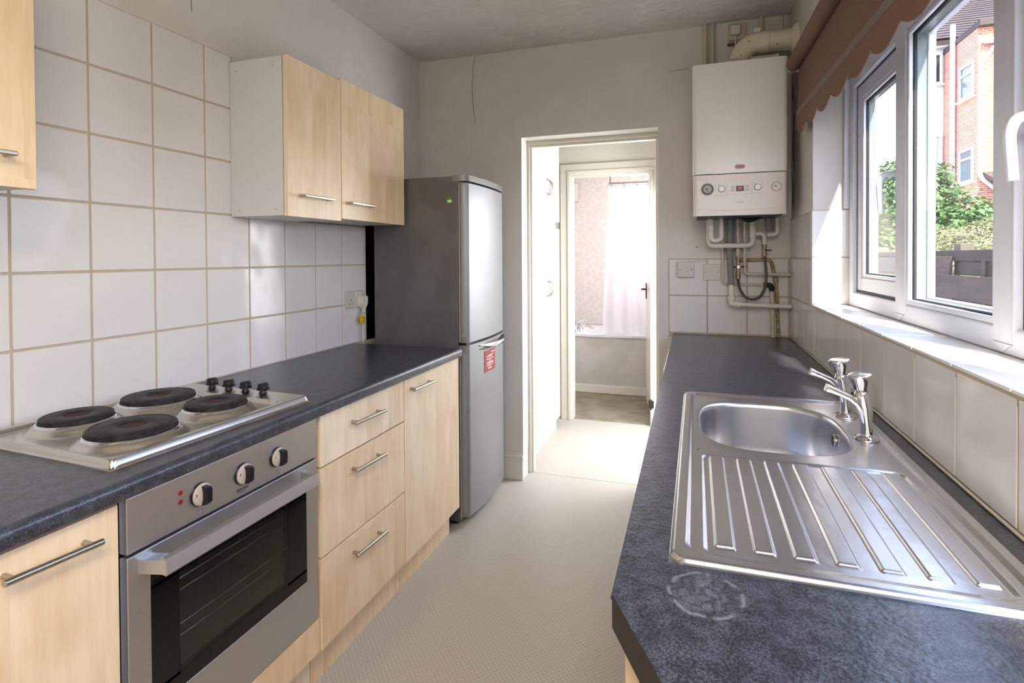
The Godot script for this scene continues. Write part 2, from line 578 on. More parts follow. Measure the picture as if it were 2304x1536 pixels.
func _ready() -> void:
	rng.seed = 5
	# ---------------- camera
	var cam := Camera3D.new()
	cam.name = "camera"
	cam.projection = Camera3D.PROJECTION_FRUSTUM
	cam.keep_aspect = Camera3D.KEEP_HEIGHT
	cam.near = 0.05
	cam.far = 200.0
	cam.size = 2.0 * cam.near * 768.0 / 1246.68
	cam.frustum_offset = Vector2(0, -173.3 / 1246.68 * cam.near)
	cam.position = Vector3(1.6661, 1.344, 1.139)
	cam.rotation = Vector3(-0.0129, 0.3216, -0.0061)
	add_child(cam)
	cam.current = true
	# ---------------- sky, sun, exposure
	var sky_m := ProceduralSkyMaterial.new()
	sky_m.sky_top_color = Color(0.60, 0.72, 0.93)
	sky_m.sky_horizon_color = Color(0.96, 0.965, 0.98)
	sky_m.sky_curve = 0.2
	sky_m.ground_bottom_color = Color(0.45, 0.44, 0.42)
	sky_m.ground_horizon_color = Color(0.6, 0.6, 0.6)
	sky_m.sky_energy_multiplier = 1.0
	sky_m.sun_angle_max = 8.0
	var sk := Sky.new()
	sk.sky_material = sky_m
	var env := Environment.new()
	env.background_mode = Environment.BG_SKY
	env.sky = sk
	env.background_energy_multiplier = 7.0
	env.tonemap_mode = Environment.TONE_MAPPER_LINEAR
	env.tonemap_exposure = 1.17
	env.sdfgi_enabled = true
	env.ssao_enabled = true
	env.ssil_enabled = true
	var we := WorldEnvironment.new()
	we.name = "world_environment"
	we.environment = env
	add_child(we)
	var sun := DirectionalLight3D.new()
	sun.name = "sun"
	sun.light_color = Color(1.0, 0.96, 0.90)
	sun.light_energy = 5.0
	sun.light_angular_distance = 2.5
	sun.shadow_enabled = true
	sun.look_at_from_position(Vector3(0.24, 0.74, 0.63), Vector3.ZERO)
	add_child(sun)
	lamp_area("kitchen_fill_down", Vector3(1.78, 2.255, 1.75), Vector3(0, -1, 0), Vector2(0.5, 1.3), 3.5, Color(1.0, 0.965, 0.925))  # fill light added overhead, out of view, to brighten the kitchen
	lamp_area("kitchen_fill_up", Vector3(1.78, 2.345, 1.75), Vector3(0, 1, 0), Vector2(0.5, 1.3), 3.2, Color(1.0, 0.965, 0.925))  # added uplight that brightens the ceiling and far wall
	lamp_area("lobby_door_fill", Vector3(1.90, 1.02, -2.76), Vector3(-1, -0.55, 0.05), Vector2(0.80, 1.85), 6.2, Color(0.96, 0.98, 1.0))  # added area light standing in for daylight at the unseen lobby door
	lamp_area("bathroom_window_daylight", Vector3(1.10, 1.58, -4.99), Vector3(0, 0, 1), Vector2(0.34, 1.0), 2.6, Color(0.98, 0.98, 1.0))
	make_materials()
	build_shell()
	build_tiles()
	build_window()
	build_lobby()
	build_bathroom()
	build_outside()
	build_base_units()
	build_worktops()
	build_hob()
	build_oven()
	build_wall_cabinets()
	build_fridge()
	build_boiler()
	build_pipes()
	build_sink()
	build_blind()
	build_fittings()

func lamp_area(called: String, at: Vector3, towards: Vector3, size: Vector2, energy: float, col: Color) -> void:
	var l := AreaLight3D.new()
	l.name = called
	l.area_size = size
	l.light_energy = energy
	l.light_color = col
	l.area_range = 12.0
	l.area_attenuation = 2.0
	l.shadow_enabled = true
	var up := Vector3.UP if absf(towards.normalized().y) < 0.9 else Vector3.FORWARD
	l.transform = Transform3D(Basis.looking_at(towards, up), at)
	add_child(l)

# ---------------------------------------------------------------- the room itself
func build_shell() -> void:
	var g := bx(Vector3(-0.4, -0.12, FAR - 0.13), Vector3(2.4, 0, 3.15))
	var fl := struct("floor", g, M.floor)
	tag(fl, "beige vinyl kitchen floor with a raised lozenge pattern")
	tag(struct("ceiling", bx(Vector3(-0.4, CEIL, FAR - 0.2), Vector3(2.5, CEIL + 0.12, 3.15)), M.ceiling), "off-white ceiling with faint combed plaster texture")
	var wl := struct("wall_left", bx(Vector3(-0.2, 0, FAR - 0.2), Vector3(-0.008, CEIL, 3.15)), M.plaster)
	tag(wl, "left kitchen wall, cream plaster above white square tiles")
	g = Geo.new()
	g.tube([Vector3(-0.0075, 2.44, -0.357), Vector3(-0.0075, 2.30, -0.352), Vector3(-0.0075, 2.21, -0.358)], 0.0012, 0.0, 5)
	put("crack", g, M.crack, wl)
	# far wall with the doorway
	g = Geo.new()
	g.box(Vector3(-0.2, 0, -2.2), Vector3(0.668, CEIL, FAR - 0.008), 0.0)
	g.box(Vector3(1.466, 0, -2.2), Vector3(2.3, CEIL, FAR - 0.008), 0.0)
	g.box(Vector3(0.668, 2.062, -2.2), Vector3(1.466, CEIL, FAR - 0.008), 0.0)
	var wf := struct("wall_far", g, M.plaster)
	tag(wf, "far kitchen wall with the open doorway")
	var zc := FAR - 0.0075
	g = Geo.new()
	g.tube([Vector3(0.372, 2.585, zc), Vector3(0.368, 2.54, zc), Vector3(0.357, 2.50, zc), Vector3(0.362, 2.46, zc), Vector3(0.352, 2.40, zc), Vector3(0.356, 2.34, zc), Vector3(0.36, 2.27, zc), Vector3(0.374, 2.17, zc)], 0.0013, 0.0, 5)
	g.tube([Vector3(1.53, 2.36, zc), Vector3(1.60, 2.365, zc), Vector3(1.63, 2.365, zc)], 0.0011, 0.0, 5)
	put("crack", g, M.crack, wf)
	# right wall with the window opening
	g = Geo.new()
	var x0 := RIGHT + 0.008
	g.box(Vector3(x0, 0, -2.2), Vector3(2.345, 1.124, 3.15))
	g.box(Vector3(x0, 1.124, -2.2), Vector3(2.345, 2.075, -1.482))
	g.box(Vector3(x0, 1.124, WEND), Vector3(2.345, 2.075, 3.15))
	g.box(Vector3(x0, 2.075, -2.2), Vector3(2.345, CEIL, 3.15))
	var wr := struct("wall_right", g, M.plaster)
	tag(wr, "right kitchen wall around the window, plaster over white tiles")
	for s in [[-1.965, 2.02, 0.016, 0.05], [-1.98, 1.90, 0.02, 0.10], [-1.955, 1.80, 0.012, 0.04], [-1.985, 1.66, 0.018, 0.09], [-1.93, 1.94, 0.008, 0.02], [-1.92, 2.10, 0.008, 0.03], [-1.99, 2.16, 0.014, 0.05]]:
		var pl := PackedVector2Array()
		for i in 14:
			var a := TAU * i / 14.0
			var q: float = 0.7 + 0.45 * rng.randf()
			pl.append(Vector2(cos(a) * s[2] * q, sin(a) * s[3] * q))
		put("stain", Geo.new().prism(pl, 0, 0.0006, Transform3D(Basis(Vector3(0, 0, -1), Vector3.UP, Vector3(-1, 0, 0)).orthonormalized(), Vector3(x0 - 0.0001, s[1], s[0]))), M.stain, wr)
	tag(struct("wall_back", bx(Vector3(-0.2, 0, 3.0), Vector3(2.42, CEIL, 3.15)), M.plaster), "plain plaster wall behind the viewer")
	# moulded skirting by the doorway
	var prof := PackedVector2Array([Vector2(0, 0), Vector2(0.02, 0), Vector2(0.02, 0.115), Vector2(0.014, 0.122), Vector2(0.0145, 0.13), Vector2(0.018, 0.136), Vector2(0.0165, 0.146), Vector2(0.008, 0.152), Vector2(0.006, 0.162), Vector2(0, 0.165)])
	var xf := Transform3D(Basis(Vector3(0, 0, 1), Vector3.UP, Vector3(-1, 0, 0)), Vector3(0.672, 0, FAR - 0.008))
	var bb := struct("baseboard_far", Geo.new().prism(prof, 0, 0.668, xf), M.plaster)
	tag(bb, "moulded skirting board between the fridge and the doorway")
	# timber lining of the doorway
	var d1 := struct_thing("door_1", Vector3(0.668, 0, -2.157))
	tag(d1, "open doorway to the lobby with stepped cream frame")
	g = Geo.new()
	g.box(Vector3(-0.005, 0, -0.06), Vector3(0.018, 2.0385, -0.0006), 0.003)
	g.box(Vector3(0.016, 0, -0.06), Vector3(0.030, 2.0225, -0.0166), 0.003)
	put("jamb", g, M.gloss_cream, d1)
	g = Geo.new()
	g.box(Vector3(0.786, 0, -0.06), Vector3(0.803, 2.0385, -0.0006), 0.003)
	g.box(Vector3(0.775, 0, -0.06), Vector3(0.788, 2.0225, -0.0166), 0.003)
	put("jamb", g, M.gloss_cream, d1)
	g = Geo.new()
	g.box(Vector3(-0.005, 2.038, -0.06), Vector3(0.803, 2.066, 0), 0.003)
	g.box(Vector3(0.016, 2.022, -0.06), Vector3(0.788, 2.040, -0.016), 0.003)
	put("head", g, M.gloss_cream, d1)
	# bright paint on the plaster edge round the opening
	g = Geo.new()
	g.box(Vector3(-0.001, 0.166, 0.0), Vector3(0.0015, 2.062, 0.1125), 0.0005)
	g.box(Vector3(0.7965, 0.0, 0.0), Vector3(0.799, 2.062, 0.1125), 0.0005)
	g.box(Vector3(0, 2.0605, 0.0), Vector3(0.798, 2.063, 0.1125), 0.0005)
	put("reveal", g, M.gloss_white, d1)
	# shade of the gap behind the fridge, put in as a black strip
	var tr := struct("gap_shade_1", bx(Vector3(-0.008, 0.91, -1.62), Vector3(-0.002, 1.52, -1.409)), M.black)
	tag(tr, "black strip painted in for the shaded gap behind the fridge")
	# fill panel added out of view behind the viewer to brighten the kitchen
	var cl := thing("fill_panel", "flat white fill light panel added unseen behind the viewer", "fill light", "", Vector3(1.78, 2.3, 1.75))
	put("housing", bx(Vector3(-0.30, -0.02, -0.70), Vector3(0.30, 0.02, 0.70), 0.008), M.gloss_white, cl)
	put("diffuser", bx(Vector3(-0.27, -0.03, -0.67), Vector3(0.27, -0.02, 0.67), 0.004), M.lamp_glow, cl)
	put("diffuser", bx(Vector3(-0.27, 0.02, -0.67), Vector3(0.27, 0.03, 0.67), 0.004), M.lamp_glow, cl)
	for x in [-0.22, 0.22]:
		put("cord", Geo.new().tube([Vector3(x, 0.02, 0), Vector3(x, CEIL - 2.3, 0)], 0.003, 0, 6), M.gloss_white, cl)

func tile_mesh(w: float, h: float) -> ArrayMesh:
	return bx(Vector3(0, 0.0008, 0.0008), Vector3(0.008, h - 0.0016, w - 0.0016), 0.0025).mesh()

var tile_cache := {}
func tile(parent: Node, at: Vector3, w: float, h: float, turn: Basis, m: Material, called := "tile") -> void:
	# a tile whose face is local +X, with width along local Z and height along local Y
	var key := "%.3f %.3f" % [w, h]
	if not tile_cache.has(key):
		tile_cache[key] = tile_mesh(w, h)
	var tilt := Basis.from_euler(Vector3(0, rng.randf_range(-0.004, 0.004), rng.randf_range(-0.004, 0.004)))
	put(called, tile_cache[key], m, parent, Transform3D(turn * tilt, at))

func build_tiles() -> void:
	var wl := get_node("wall_left")
	put("grout", bx(Vector3(-0.0085, 0.85, -1.43), Vector3(-0.0022, 1.51, 0.9)), M.grout, wl)
	put("grout", bx(Vector3(-0.0085, 1.51, -0.525), Vector3(-0.0022, 2.108, 0.9)), M.grout, wl)
	var gap := 0.0036
	for j in range(-2, 4):
		for i in range(-4, 8):
			var z0 := -0.2 * (i + 1)
			var z1 := -0.2 * i
			if j >= 1 and i > 2:
				continue
			if j >= 1 and i == 2:
				z0 = -0.522
			if i == 7:
				continue
			if i == 6:
				z0 = -1.41
			var y0 := 1.31 + 0.2 * j
			var h := 0.2 - gap
			tile(wl, Vector3(-0.008, y0 + gap * 0.5, z0 + gap * 0.5), (z1 - z0) - gap, h, Basis(), M.tile)
	# far wall: face is +Z
	var wf := get_node("wall_far")
	put("grout", bx(Vector3(1.52, 0.9, FAR - 0.0085), Vector3(2.13, 1.332, FAR - 0.0022)), M.grout, wf)
	var tz := Basis(Vector3(0, 0, 1), Vector3.UP, Vector3(-1, 0, 0))
	var cols := [1.5197, 1.7197, 1.9197, 2.1197]
	for r in 3:
		for c in 3:
			var y0: float = 0.925 if r == 0 else (1.1296 if r == 1 else 1.3296)
			if r == 2:
				continue
			var h: float = (1.1296 if r == 0 else 1.3296) - y0 - gap
			tile(wf, Vector3(cols[c + 1] - gap * 0.5, y0 + gap * 0.5, FAR - 0.008), 0.2 - gap, h, tz, M.tile)
	# right wall: face is -X
	var wr := get_node("wall_right")
	var tx := Basis(Vector3(-1, 0, 0), Vector3.UP, Vector3(0, 0, -1))
	put("grout", bx(Vector3(RIGHT + 0.0022, 0.9, -2.05), Vector3(RIGHT + 0.0085, 1.13, 1.34)), M.grout, wr)
	put("grout", bx(Vector3(RIGHT + 0.0022, 1.13, -2.05), Vector3(RIGHT + 0.0085, 1.532, -1.4825)), M.grout, wr)
	var zs := [-2.034, -1.886, -1.638, -1.393, -1.162, -0.938, -0.727, -0.512, -0.304, -0.100, 0.110, 0.32, 0.53, 0.74, 0.95, 1.16, 1.34]
	for c in zs.size() - 1:
		tile(wr, Vector3(RIGHT + 0.008, 0.927, zs[c + 1] - gap * 0.5), zs[c + 1] - zs[c] - gap, 0.204 - gap, tx, M.tile)
		if c < 3:
			var e: float = minf(zs[c + 1], -1.485)
			for y0 in [1.133, 1.333]:
				tile(wr, Vector3(RIGHT + 0.008, y0, e - gap * 0.5), e - zs[c] - gap, 0.2 - gap, tx, M.tile)
	# window reveal: two rows facing +Z, and the tiled sill
	put("grout", bx(Vector3(RIGHT + 0.004, 1.12, -1.4865), Vector3(2.275, 1.536, -1.4805)), M.sealant, wr)
	for y0 in [1.138, 1.336]:
		tile(wr, Vector3(2.272, y0 + 0.001, -1.4865), 2.272 - RIGHT - 0.002, 0.196, tz, M.tile_sill)
	put("grout", bx(Vector3(RIGHT + 0.001, 1.115, -1.48), Vector3(2.275, 1.1325, WEND + 0.002)), M.grout, wr)
	var ty := Basis(Vector3.UP, Vector3(1, 0, 0), Vector3(0, 0, -1))
	for c in range(3, 15):
		var a: float = maxf(zs[c] - 0.02, -1.478)
		if c == 3:
			a = -1.478
		var b: float = minf(zs[c + 1] - 0.02, WEND)
		tile(wr, Vector3(RIGHT - 0.001, 1.1300, b - 0.0008), b - a - 0.002, 0.149, ty, M.tile_sill, "sill_tile")
	# white bead along the worktop
	put("sealant_bead", Geo.new().tube([Vector3(RIGHT - 0.001, 0.9235, FAR), Vector3(RIGHT - 0.001, 0.9235, 0.74)], 0.0032, 0.0, 8), M.sealant, wr)
	put("sealant_bead", Geo.new().tube([Vector3(0.001, 0.911, 0.9), Vector3(0.001, 0.911, -1.28)], 0.003, 0.0, 6), M.sealant, wl)

# ---------------------------------------------------------------- window
func frame_rect(g: Geo, z0: float, z1: float, y0: float, y1: float, w: float, x0: float, x1: float, bev := 0.006) -> void:
	g.box(Vector3(x0, y0, z0), Vector3(x1, y1, z0 + w), bev)
	g.box(Vector3(x0, y0, z1 - w), Vector3(x1, y1, z1), bev)
	g.box(Vector3(x0 + 0.0008, y0 + 0.0004, z0 + w - bev - 0.001), Vector3(x1 - 0.0008, y0 + w, z1 - w + bev + 0.001), bev)
	g.box(Vector3(x0 + 0.0008, y1 - w, z0 + w - bev - 0.001), Vector3(x1 - 0.0008, y1 - 0.0004, z1 - w + bev + 0.001), bev)

func handle_window(parent: Node, z: float, y: float, x: float) -> void:
	var h := put("handle", bx(Vector3(x - 0.004, y - 0.08, z - 0.014), Vector3(x + 0.014, y + 0.025, z + 0.014), 0.005), M.upvc, parent)
	var g := Geo.new()
	g.tube([Vector3(x + 0.003, y, z), Vector3(x - 0.040, y + 0.002, z), Vector3(x - 0.052, y - 0.028, z), Vector3(x - 0.047, y - 0.118, z + 0.002)], 0.0095, 0.03, 12)
	put("lever", g, M.upvc, h)

func build_window() -> void:
	var w := struct_thing("window_1", Vector3.ZERO)
	tag(w, "white plastic kitchen window of several lights with opening side sashes")
	var fx := 2.264
	var g := Geo.new()
	frame_rect(g, -1.478, WEND, 1.137, 2.075, 0.058, fx, 2.335)
	for z in [-0.908, -0.300, 0.400]:
		g.box(Vector3(fx - 0.0025, 1.160, z), Vector3(2.333, 2.052, z + 0.082), 0.005)
		# pointed foot where the mullion is let into the rail
		g.prism(PackedVector2Array([Vector2(z + 0.004, 1.162), Vector2(z + 0.041, 1.143), Vector2(z + 0.078, 1.162)]), 0.0, 0.02, Transform3D(Basis(Vector3(0, 0, 1), Vector3.UP, Vector3(-1, 0, 0)), Vector3(fx + 0.0175, 0, 0)))
	put("frame", g, M.upvc, w)
	for s in [[-1.420, -0.904], [-0.214, 0.396]]:
		g = Geo.new()
		frame_rect(g, s[0], s[1], 1.201, 2.012, 0.056, 2.281, 2.340, 0.006)
		var sash := put("sash", g, M.upvc, w)
		g = Geo.new()
		frame_rect(g, s[0] + 0.055, s[1] - 0.055, 1.256, 1.957, 0.013, 2.284, 2.296, 0.005)
		put("bead", g, M.upvc, sash)
		g = Geo.new()
		frame_rect(g, s[0] + 0.064, s[1] - 0.064, 1.265, 1.948, 0.008, 2.2955, 2.2985, 0.0)
		put("gasket", g, M.gasket, sash)
		g = Geo.new()
		frame_rect(g, s[0] + 0.060, s[1] - 0.060, 1.261, 1.952, 0.014, 2.3030, 2.322, 0.0)
		put("spacer", g, M.spacer, sash)
		put("pane", bx(Vector3(2.2985, 1.268, s[0] + 0.067), Vector3(2.3025, 1.945, s[1] - 0.067)), M.pane, sash)
		g = Geo.new()
		frame_rect(g, s[0] - 0.008, s[1] + 0.008, 1.1945, 2.0185, 0.0085, 2.2785, 2.2805, 0.0)
		put("gasket", g, M.gasket, sash)
	for s in [[-0.828, -0.298], [0.480, 1.244]]:
		g = Geo.new()
		frame_rect(g, s[0], s[1], 1.194, 2.018, 0.016, 2.267, 2.281, 0.006)
		frame_rect(g, s[0] - 0.004, s[1] + 0.004, 1.190, 2.022, 0.030, 2.313, 2.3345, 0.004)
		put("bead", g, M.upvc, w)
		g = Geo.new()
		frame_rect(g, s[0] + 0.012, s[1] - 0.012, 1.206, 2.006, 0.007, 2.2805, 2.2835, 0.0)
		put("gasket", g, M.gasket, w)
		g = Geo.new()
		frame_rect(g, s[0] + 0.006, s[1] - 0.006, 1.200, 2.012, 0.014, 2.2885, 2.3128, 0.0)
		put("spacer", g, M.spacer, w)
		put("pane", bx(Vector3(2.284, 1.209, s[0] + 0.017), Vector3(2.288, 2.003, s[1] - 0.017)), M.pane, w)
	handle_window(w, -0.932, 1.602, 2.276)
	handle_window(w, -0.148, 1.600, 2.276)
	g = bx(Vector3(2.244, 1.536, -1.480), Vector3(2.265, 2.07, -1.466), 0.004)
	put("cover_strip", g, M.upvc, w)
	# outer sill under the frame
	put("outer_sill", bx(Vector3(2.335, 1.10, -1.5), Vector3(2.48, 1.135, WEND + 0.02), 0.004), M.upvc, w)

# ---------------------------------------------------------------- lobby and bathroom
func d_handle(parent: Node, x: float, y: float, z: float, m: Material) -> void:
	var pts := []
	for i in 11:
		var a := PI * i / 10.0
		pts.append(Vector3(x + 0.034 * sin(a), y + 0.052 * cos(a), z))
	var g := Geo.new().tube(pts, 0.0048, 0.0, 8)
	g.cyl(Vector3(x - 0.001, y + 0.052, z), Vector3(x + 0.006, y + 0.052, z), 0.009, -1, 10)
	g.cyl(Vector3(x - 0.001, y - 0.052, z), Vector3(x + 0.006, y - 0.052, z), 0.009, -1, 10)
	put("handle", g, m, parent)

func build_lobby() -> void:
	tag(struct("floor_lobby", bx(Vector3(0.2, -0.12, -3.37), Vector3(2.2, 0.001, FAR - 0.13)), M.floor), "sunlit vinyl floor of the lobby beyond the doorway")
	tag(struct("ceiling_lobby", bx(Vector3(0.0, 2.45, -3.45), Vector3(2.3, 2.57, -2.2)), M.hall_wall), "pale lobby ceiling")
	tag(struct("wall_lobby_left", bx(Vector3(-0.05, 0, -3.45), Vector3(0.10, 2.5, -2.2)), M.hall_wall), "lobby wall behind the fitted cupboards")
	var g := Geo.new()
	g.box(Vector3(1.98, 0, -2.36), Vector3(2.2, 2.5, -2.2))
	g.box(Vector3(1.98, 0, -3.45), Vector3(2.2, 2.5, -3.16))
	g.box(Vector3(1.98, 2.05, -3.16), Vector3(2.2, 2.5, -2.36))
	g.box(Vector3(1.98, 0, -3.16), Vector3(2.2, 0.12, -2.36))
	tag(struct("wall_lobby_right", g, M.hall_wall), "lobby outer wall with its glazed door opening")
	var d := struct_thing("door_3", Vector3(2.0, 0, -2.76))
	tag(d, "glazed outer door of the lobby")
	g = Geo.new()
	frame_rect(g, -0.40, 0.40, 0.12, 2.05, 0.07, 0.0, 0.05)
	put("frame", g, M.upvc, d)
	put("pane", bx(Vector3(0.02, 0.19, -0.33), Vector3(0.026, 1.98, 0.33)), M.obscure, d)
	# wall between lobby and bathroom
	g = Geo.new()
	g.box(Vector3(-0.05, 0, -3.43), Vector3(0.66, 2.5, -3.355))
	g.box(Vector3(1.345, 0, -3.43), Vector3(2.2, 2.5, -3.355))
	g.box(Vector3(0.66, 2.03, -3.43), Vector3(1.345, 2.5, -3.355))
	tag(struct("wall_lobby_far", g, M.hall_wall), "pale wall between the lobby and the bathroom")
	var dr := struct_thing("door_2", Vector3(0.69, 0, -3.355))
	tag(dr, "cream-framed bathroom doorway with its door standing open")
	for s in [0, 1]:
		g = Geo.new()
		var a := -0.093 if s == 0 else 0.632
		g.box(Vector3(a, 0, 0), Vector3(a + 0.066, 2.037, 0.0212), 0.005)
		var b := -0.035 if s == 0 else 0.628
		g.box(Vector3(b, 0, 0), Vector3(b + 0.03, 2.022, 0.0292), 0.006)
		var c := -0.012 if s == 0 else 0.626
		g.box(Vector3(c, 0, -0.085), Vector3(c + 0.018, 2.002, 0.0112), 0.004)
		put("jamb", g, M.gloss_cream, dr)
	g = Geo.new()
	g.box(Vector3(-0.093, 2.035, 0), Vector3(0.70, 2.105, 0.022), 0.005)
	g.box(Vector3(-0.035, 2.02, 0), Vector3(0.66, 2.05, 0.030), 0.006)
	g.box(Vector3(-0.012, 2.00, -0.085), Vector3(0.645, 2.025, 0.012), 0.004)
	put("head", g, M.gloss_cream, dr)
	var turn := Transform3D(Basis.from_euler(Vector3(0, atan2(0.105, 0.70), 0)), Vector3(0.655, 0, -0.075))
	var leaf := put("leaf", bx(Vector3(-0.02, 0.008, -0.72), Vector3(0.02, 2.0, 0), 0.003), M.gloss_white, dr, turn)
	g = bx(Vector3(-0.028, 0.96, -0.655), Vector3(-0.02, 1.10, -0.615), 0.003)
	g.tube([Vector3(-0.024, 1.045, -0.635), Vector3(-0.062, 1.045, -0.635), Vector3(-0.066, 1.047, -0.60), Vector3(-0.062, 1.05, -0.53)], 0.009, 0.014, 10)
	put("handle", g, M.bronze, leaf)
	g = Geo.new()
	g.cyl(Vector3(0.632, 0.14, 0.034), Vector3(0.632, 0.22, 0.034), 0.009, -1, 10)
	g.box(Vector3(0.615, 0.15, 0.026), Vector3(0.655, 0.21, 0.032), 0.002)
	put("hinge", g, M.bronze, dr)
	# fitted cupboards on the left of the lobby
	var c := thing("fitted_cupboard", "tall white built-in cupboard with four doors on the left of the lobby", "cupboard", "", Vector3(0.64, 0, -2.25))
	put("carcass", bx(Vector3(-0.52, 0.0, -0.80), Vector3(-0.013, 2.44, 0.03), 0.004), M.gloss_white, c)
	for q in [[-0.434, 0.02], [-0.797, -0.443]]:
		var up := put("door", bx(Vector3(-0.0125, 1.609, q[0]), Vector3(0.02, 2.40, q[1]), 0.004), M.gloss_white, c)
		d_handle(up, 0.02, 1.84, -0.413 if q[1] > 0 else -0.465, M.nickel)
		var lo := put("door", bx(Vector3(-0.0125, 0.11, q[0]), Vector3(0.02, 1.560, q[1]), 0.004), M.gloss_white, c)
		d_handle(lo, 0.02, 1.12, -0.413 if q[1] > 0 else -0.465, M.nickel)

func build_bathroom() -> void:
	tag(struct("floor_bathroom", bx(Vector3(0.1, -0.12, -5.2), Vector3(2.0, 0.0, -3.37)), M.bath_floor), "worn grey-beige bathroom floor")
	tag(struct("ceiling_bathroom", bx(Vector3(0.1, 2.42, -5.2), Vector3(2.0, 2.54, -3.4)), M.hall_wall), "pale bathroom ceiling")
	tag(struct("wall_bathroom_left", bx(Vector3(0.12, 0, -5.2), Vector3(0.27, 2.5, -3.4)), M.wallpaper), "papered bathroom side wall")
	tag(struct("wall_bathroom_right", bx(Vector3(1.80, 0, -5.2), Vector3(1.95, 2.5, -3.4)), M.wallpaper), "papered bathroom wall behind the door")
	var g := Geo.new()
	g.box(Vector3(0.2, 0, -5.2), Vector3(0.92, 2.5, -5.03))
	g.box(Vector3(1.28, 0, -5.2), Vector3(1.9, 2.5, -5.03))
	g.box(Vector3(0.92, 2.10, -5.2), Vector3(1.28, 2.5, -5.03))
	g.box(Vector3(0.92, 0, -5.2), Vector3(1.28, 1.06, -5.03))
	tag(struct("wall_bathroom_far", g, M.wallpaper), "mottled pink wallpaper on the bathroom end wall")
	var w := struct_thing("window_2", Vector3(1.10, 1.06, -5.1))
	tag(w, "bright frosted bathroom window behind the shower curtain")
	g = Geo.new()
	g.box(Vector3(-0.18, 0, -0.03), Vector3(-0.14, 1.04, 0.02), 0.004)
	g.box(Vector3(0.14, 0, -0.03), Vector3(0.18, 1.04, 0.02), 0.004)
	g.box(Vector3(-0.16, 0, -0.03), Vector3(0.16, 0.04, 0.02), 0.004)
	g.box(Vector3(-0.16, 1.0, -0.03), Vector3(0.16, 1.04, 0.02), 0.004)
	put("frame", g, M.upvc, w)
	put("pane", bx(Vector3(-0.14, 0.04, -0.012), Vector3(0.14, 1.0, -0.006)), M.frosted, w)
	put("sill", bx(Vector3(-0.18, -0.012, 0.0), Vector3(0.18, 0.002, 0.09), 0.003), M.upvc, w)
	# bath
	var b := thing("bathtub", "white bath with a plain front panel seen through both doorways", "bath", "", Vector3(1.04, 0, -4.66))
	g = Geo.new()
	var outer := func(s: float, rx: float, rz: float, y: float, pw: float) -> PackedVector3Array:
		var line := PackedVector3Array()
		for k in 64:
			var a := TAU * k / 64.0
			var cx := cos(a)
			var sx := sin(a)
			line.append(Vector3(signf(cx) * pow(absf(cx), 2.0 / pw) * rx, y, signf(sx) * pow(absf(sx), 2.0 / pw) * rz))
		return line
	g.patch([outer.call(0, 0.74, 0.362, 0.548, 24.0), outer.call(0, 0.743, 0.365, 0.556, 24.0), outer.call(0, 0.743, 0.365, 0.575, 24.0), outer.call(0, 0.736, 0.358, 0.583, 24.0), outer.call(0, 0.69, 0.31, 0.583, 5.0), outer.call(0, 0.68, 0.30, 0.575, 4.5), outer.call(0, 0.62, 0.26, 0.30, 4.0), outer.call(0, 0.54, 0.22, 0.20, 3.5), outer.call(0, 0.02, 0.01, 0.19, 2.0)], true, Vector3(0, -1.5, 0))
	put("tub", g, M.bath, b)
	var pn := put("panel", bx(Vector3(-0.735, 0.0, 0.335), Vector3(0.735, 0.55, 0.352), 0.002), M.bath_panel, b)
	put("kick_strip", bx(Vector3(-0.735, 0.0, 0.352), Vector3(0.735, 0.082, 0.370), 0.005), M.gloss_white, pn)
	# bath taps
	var t := thing("bath_mixer", "chrome bath mixer tap with two heads on the left end of the bath rim", "tap", "", Vector3(0.52, 0.583, -4.52))
	g = Geo.new()
	g.tube([Vector3(0, 0.035, -0.09), Vector3(0, 0.035, 0.09)], 0.017, 0, 12)
	g.cyl(Vector3(0, 0, -0.075), Vector3(0, 0.035, -0.075), 0.02, 0.014, 12)
	g.cyl(Vector3(0, 0, 0.075), Vector3(0, 0.035, 0.075), 0.02, 0.014, 12)
	g.tube([Vector3(0, 0.035, 0), Vector3(0.06, 0.05, 0), Vector3(0.125, 0.04, 0), Vector3(0.13, 0.02, 0)], 0.012, 0.02, 10)
	put("body", g, M.chrome, t)
	for s in [-0.075, 0.075]:
		put("knob", Geo.new().lathe([Vector2(0, 0.035), Vector2(0.013, 0.035), Vector2(0.016, 0.05), Vector2(0.027, 0.06), Vector2(0.027, 0.095), Vector2(0.022, 0.1), Vector2(0, 0.1)], 8, Transform3D(Basis(), Vector3(0, 0, s))), M.chrome, t)
	# shower curtain
	var rail := thing("curtain_rail", "thin metal shower rail above the bath", "rail", "", Vector3(0.845, 2.065, -4.36))
	put("tube", Geo.new().tube([Vector3(0, 0, 0), Vector3(0.955, 0, 0)], 0.010, 0, 10), M.rail, rail)
	put("stay", Geo.new().cyl(Vector3(0.015, 0, 0), Vector3(0.015, 0.355, 0), 0.006), M.fridge_trim, rail)
	for k in 5:
		put("ring", Geo.new().tube([Vector3(0.03 + k * 0.12, 0.011, 0), Vector3(0.03 + k * 0.12, -0.01, 0.012), Vector3(0.03 + k * 0.12, -0.035, 0.004)], 0.0025, 0, 6), M.fridge_trim, rail)
	g = Geo.new()
	var rows := []
	for i in 25:
		var f := i / 24.0
		var y := lerpf(2.035, 0.44, f)
		var xl := lerpf(0.838, 0.772, f)
		var line := PackedVector3Array()
		for j in 81:
			var s := j / 80.0
			var x := lerpf(xl, 1.40, s)
			var amp := 0.010 + 0.022 * f
			var zz := -4.375 + amp * sin(s * 26.0 + 0.6 * sin(f * 3.0)) + 0.012 * sin(s * 9.0 + f * 2.0)
			line.append(Vector3(x, y, zz))
		rows.append(line)
	g.patch(rows, false, null, false)
	var cur := put("shower_curtain", g, M.curtain)
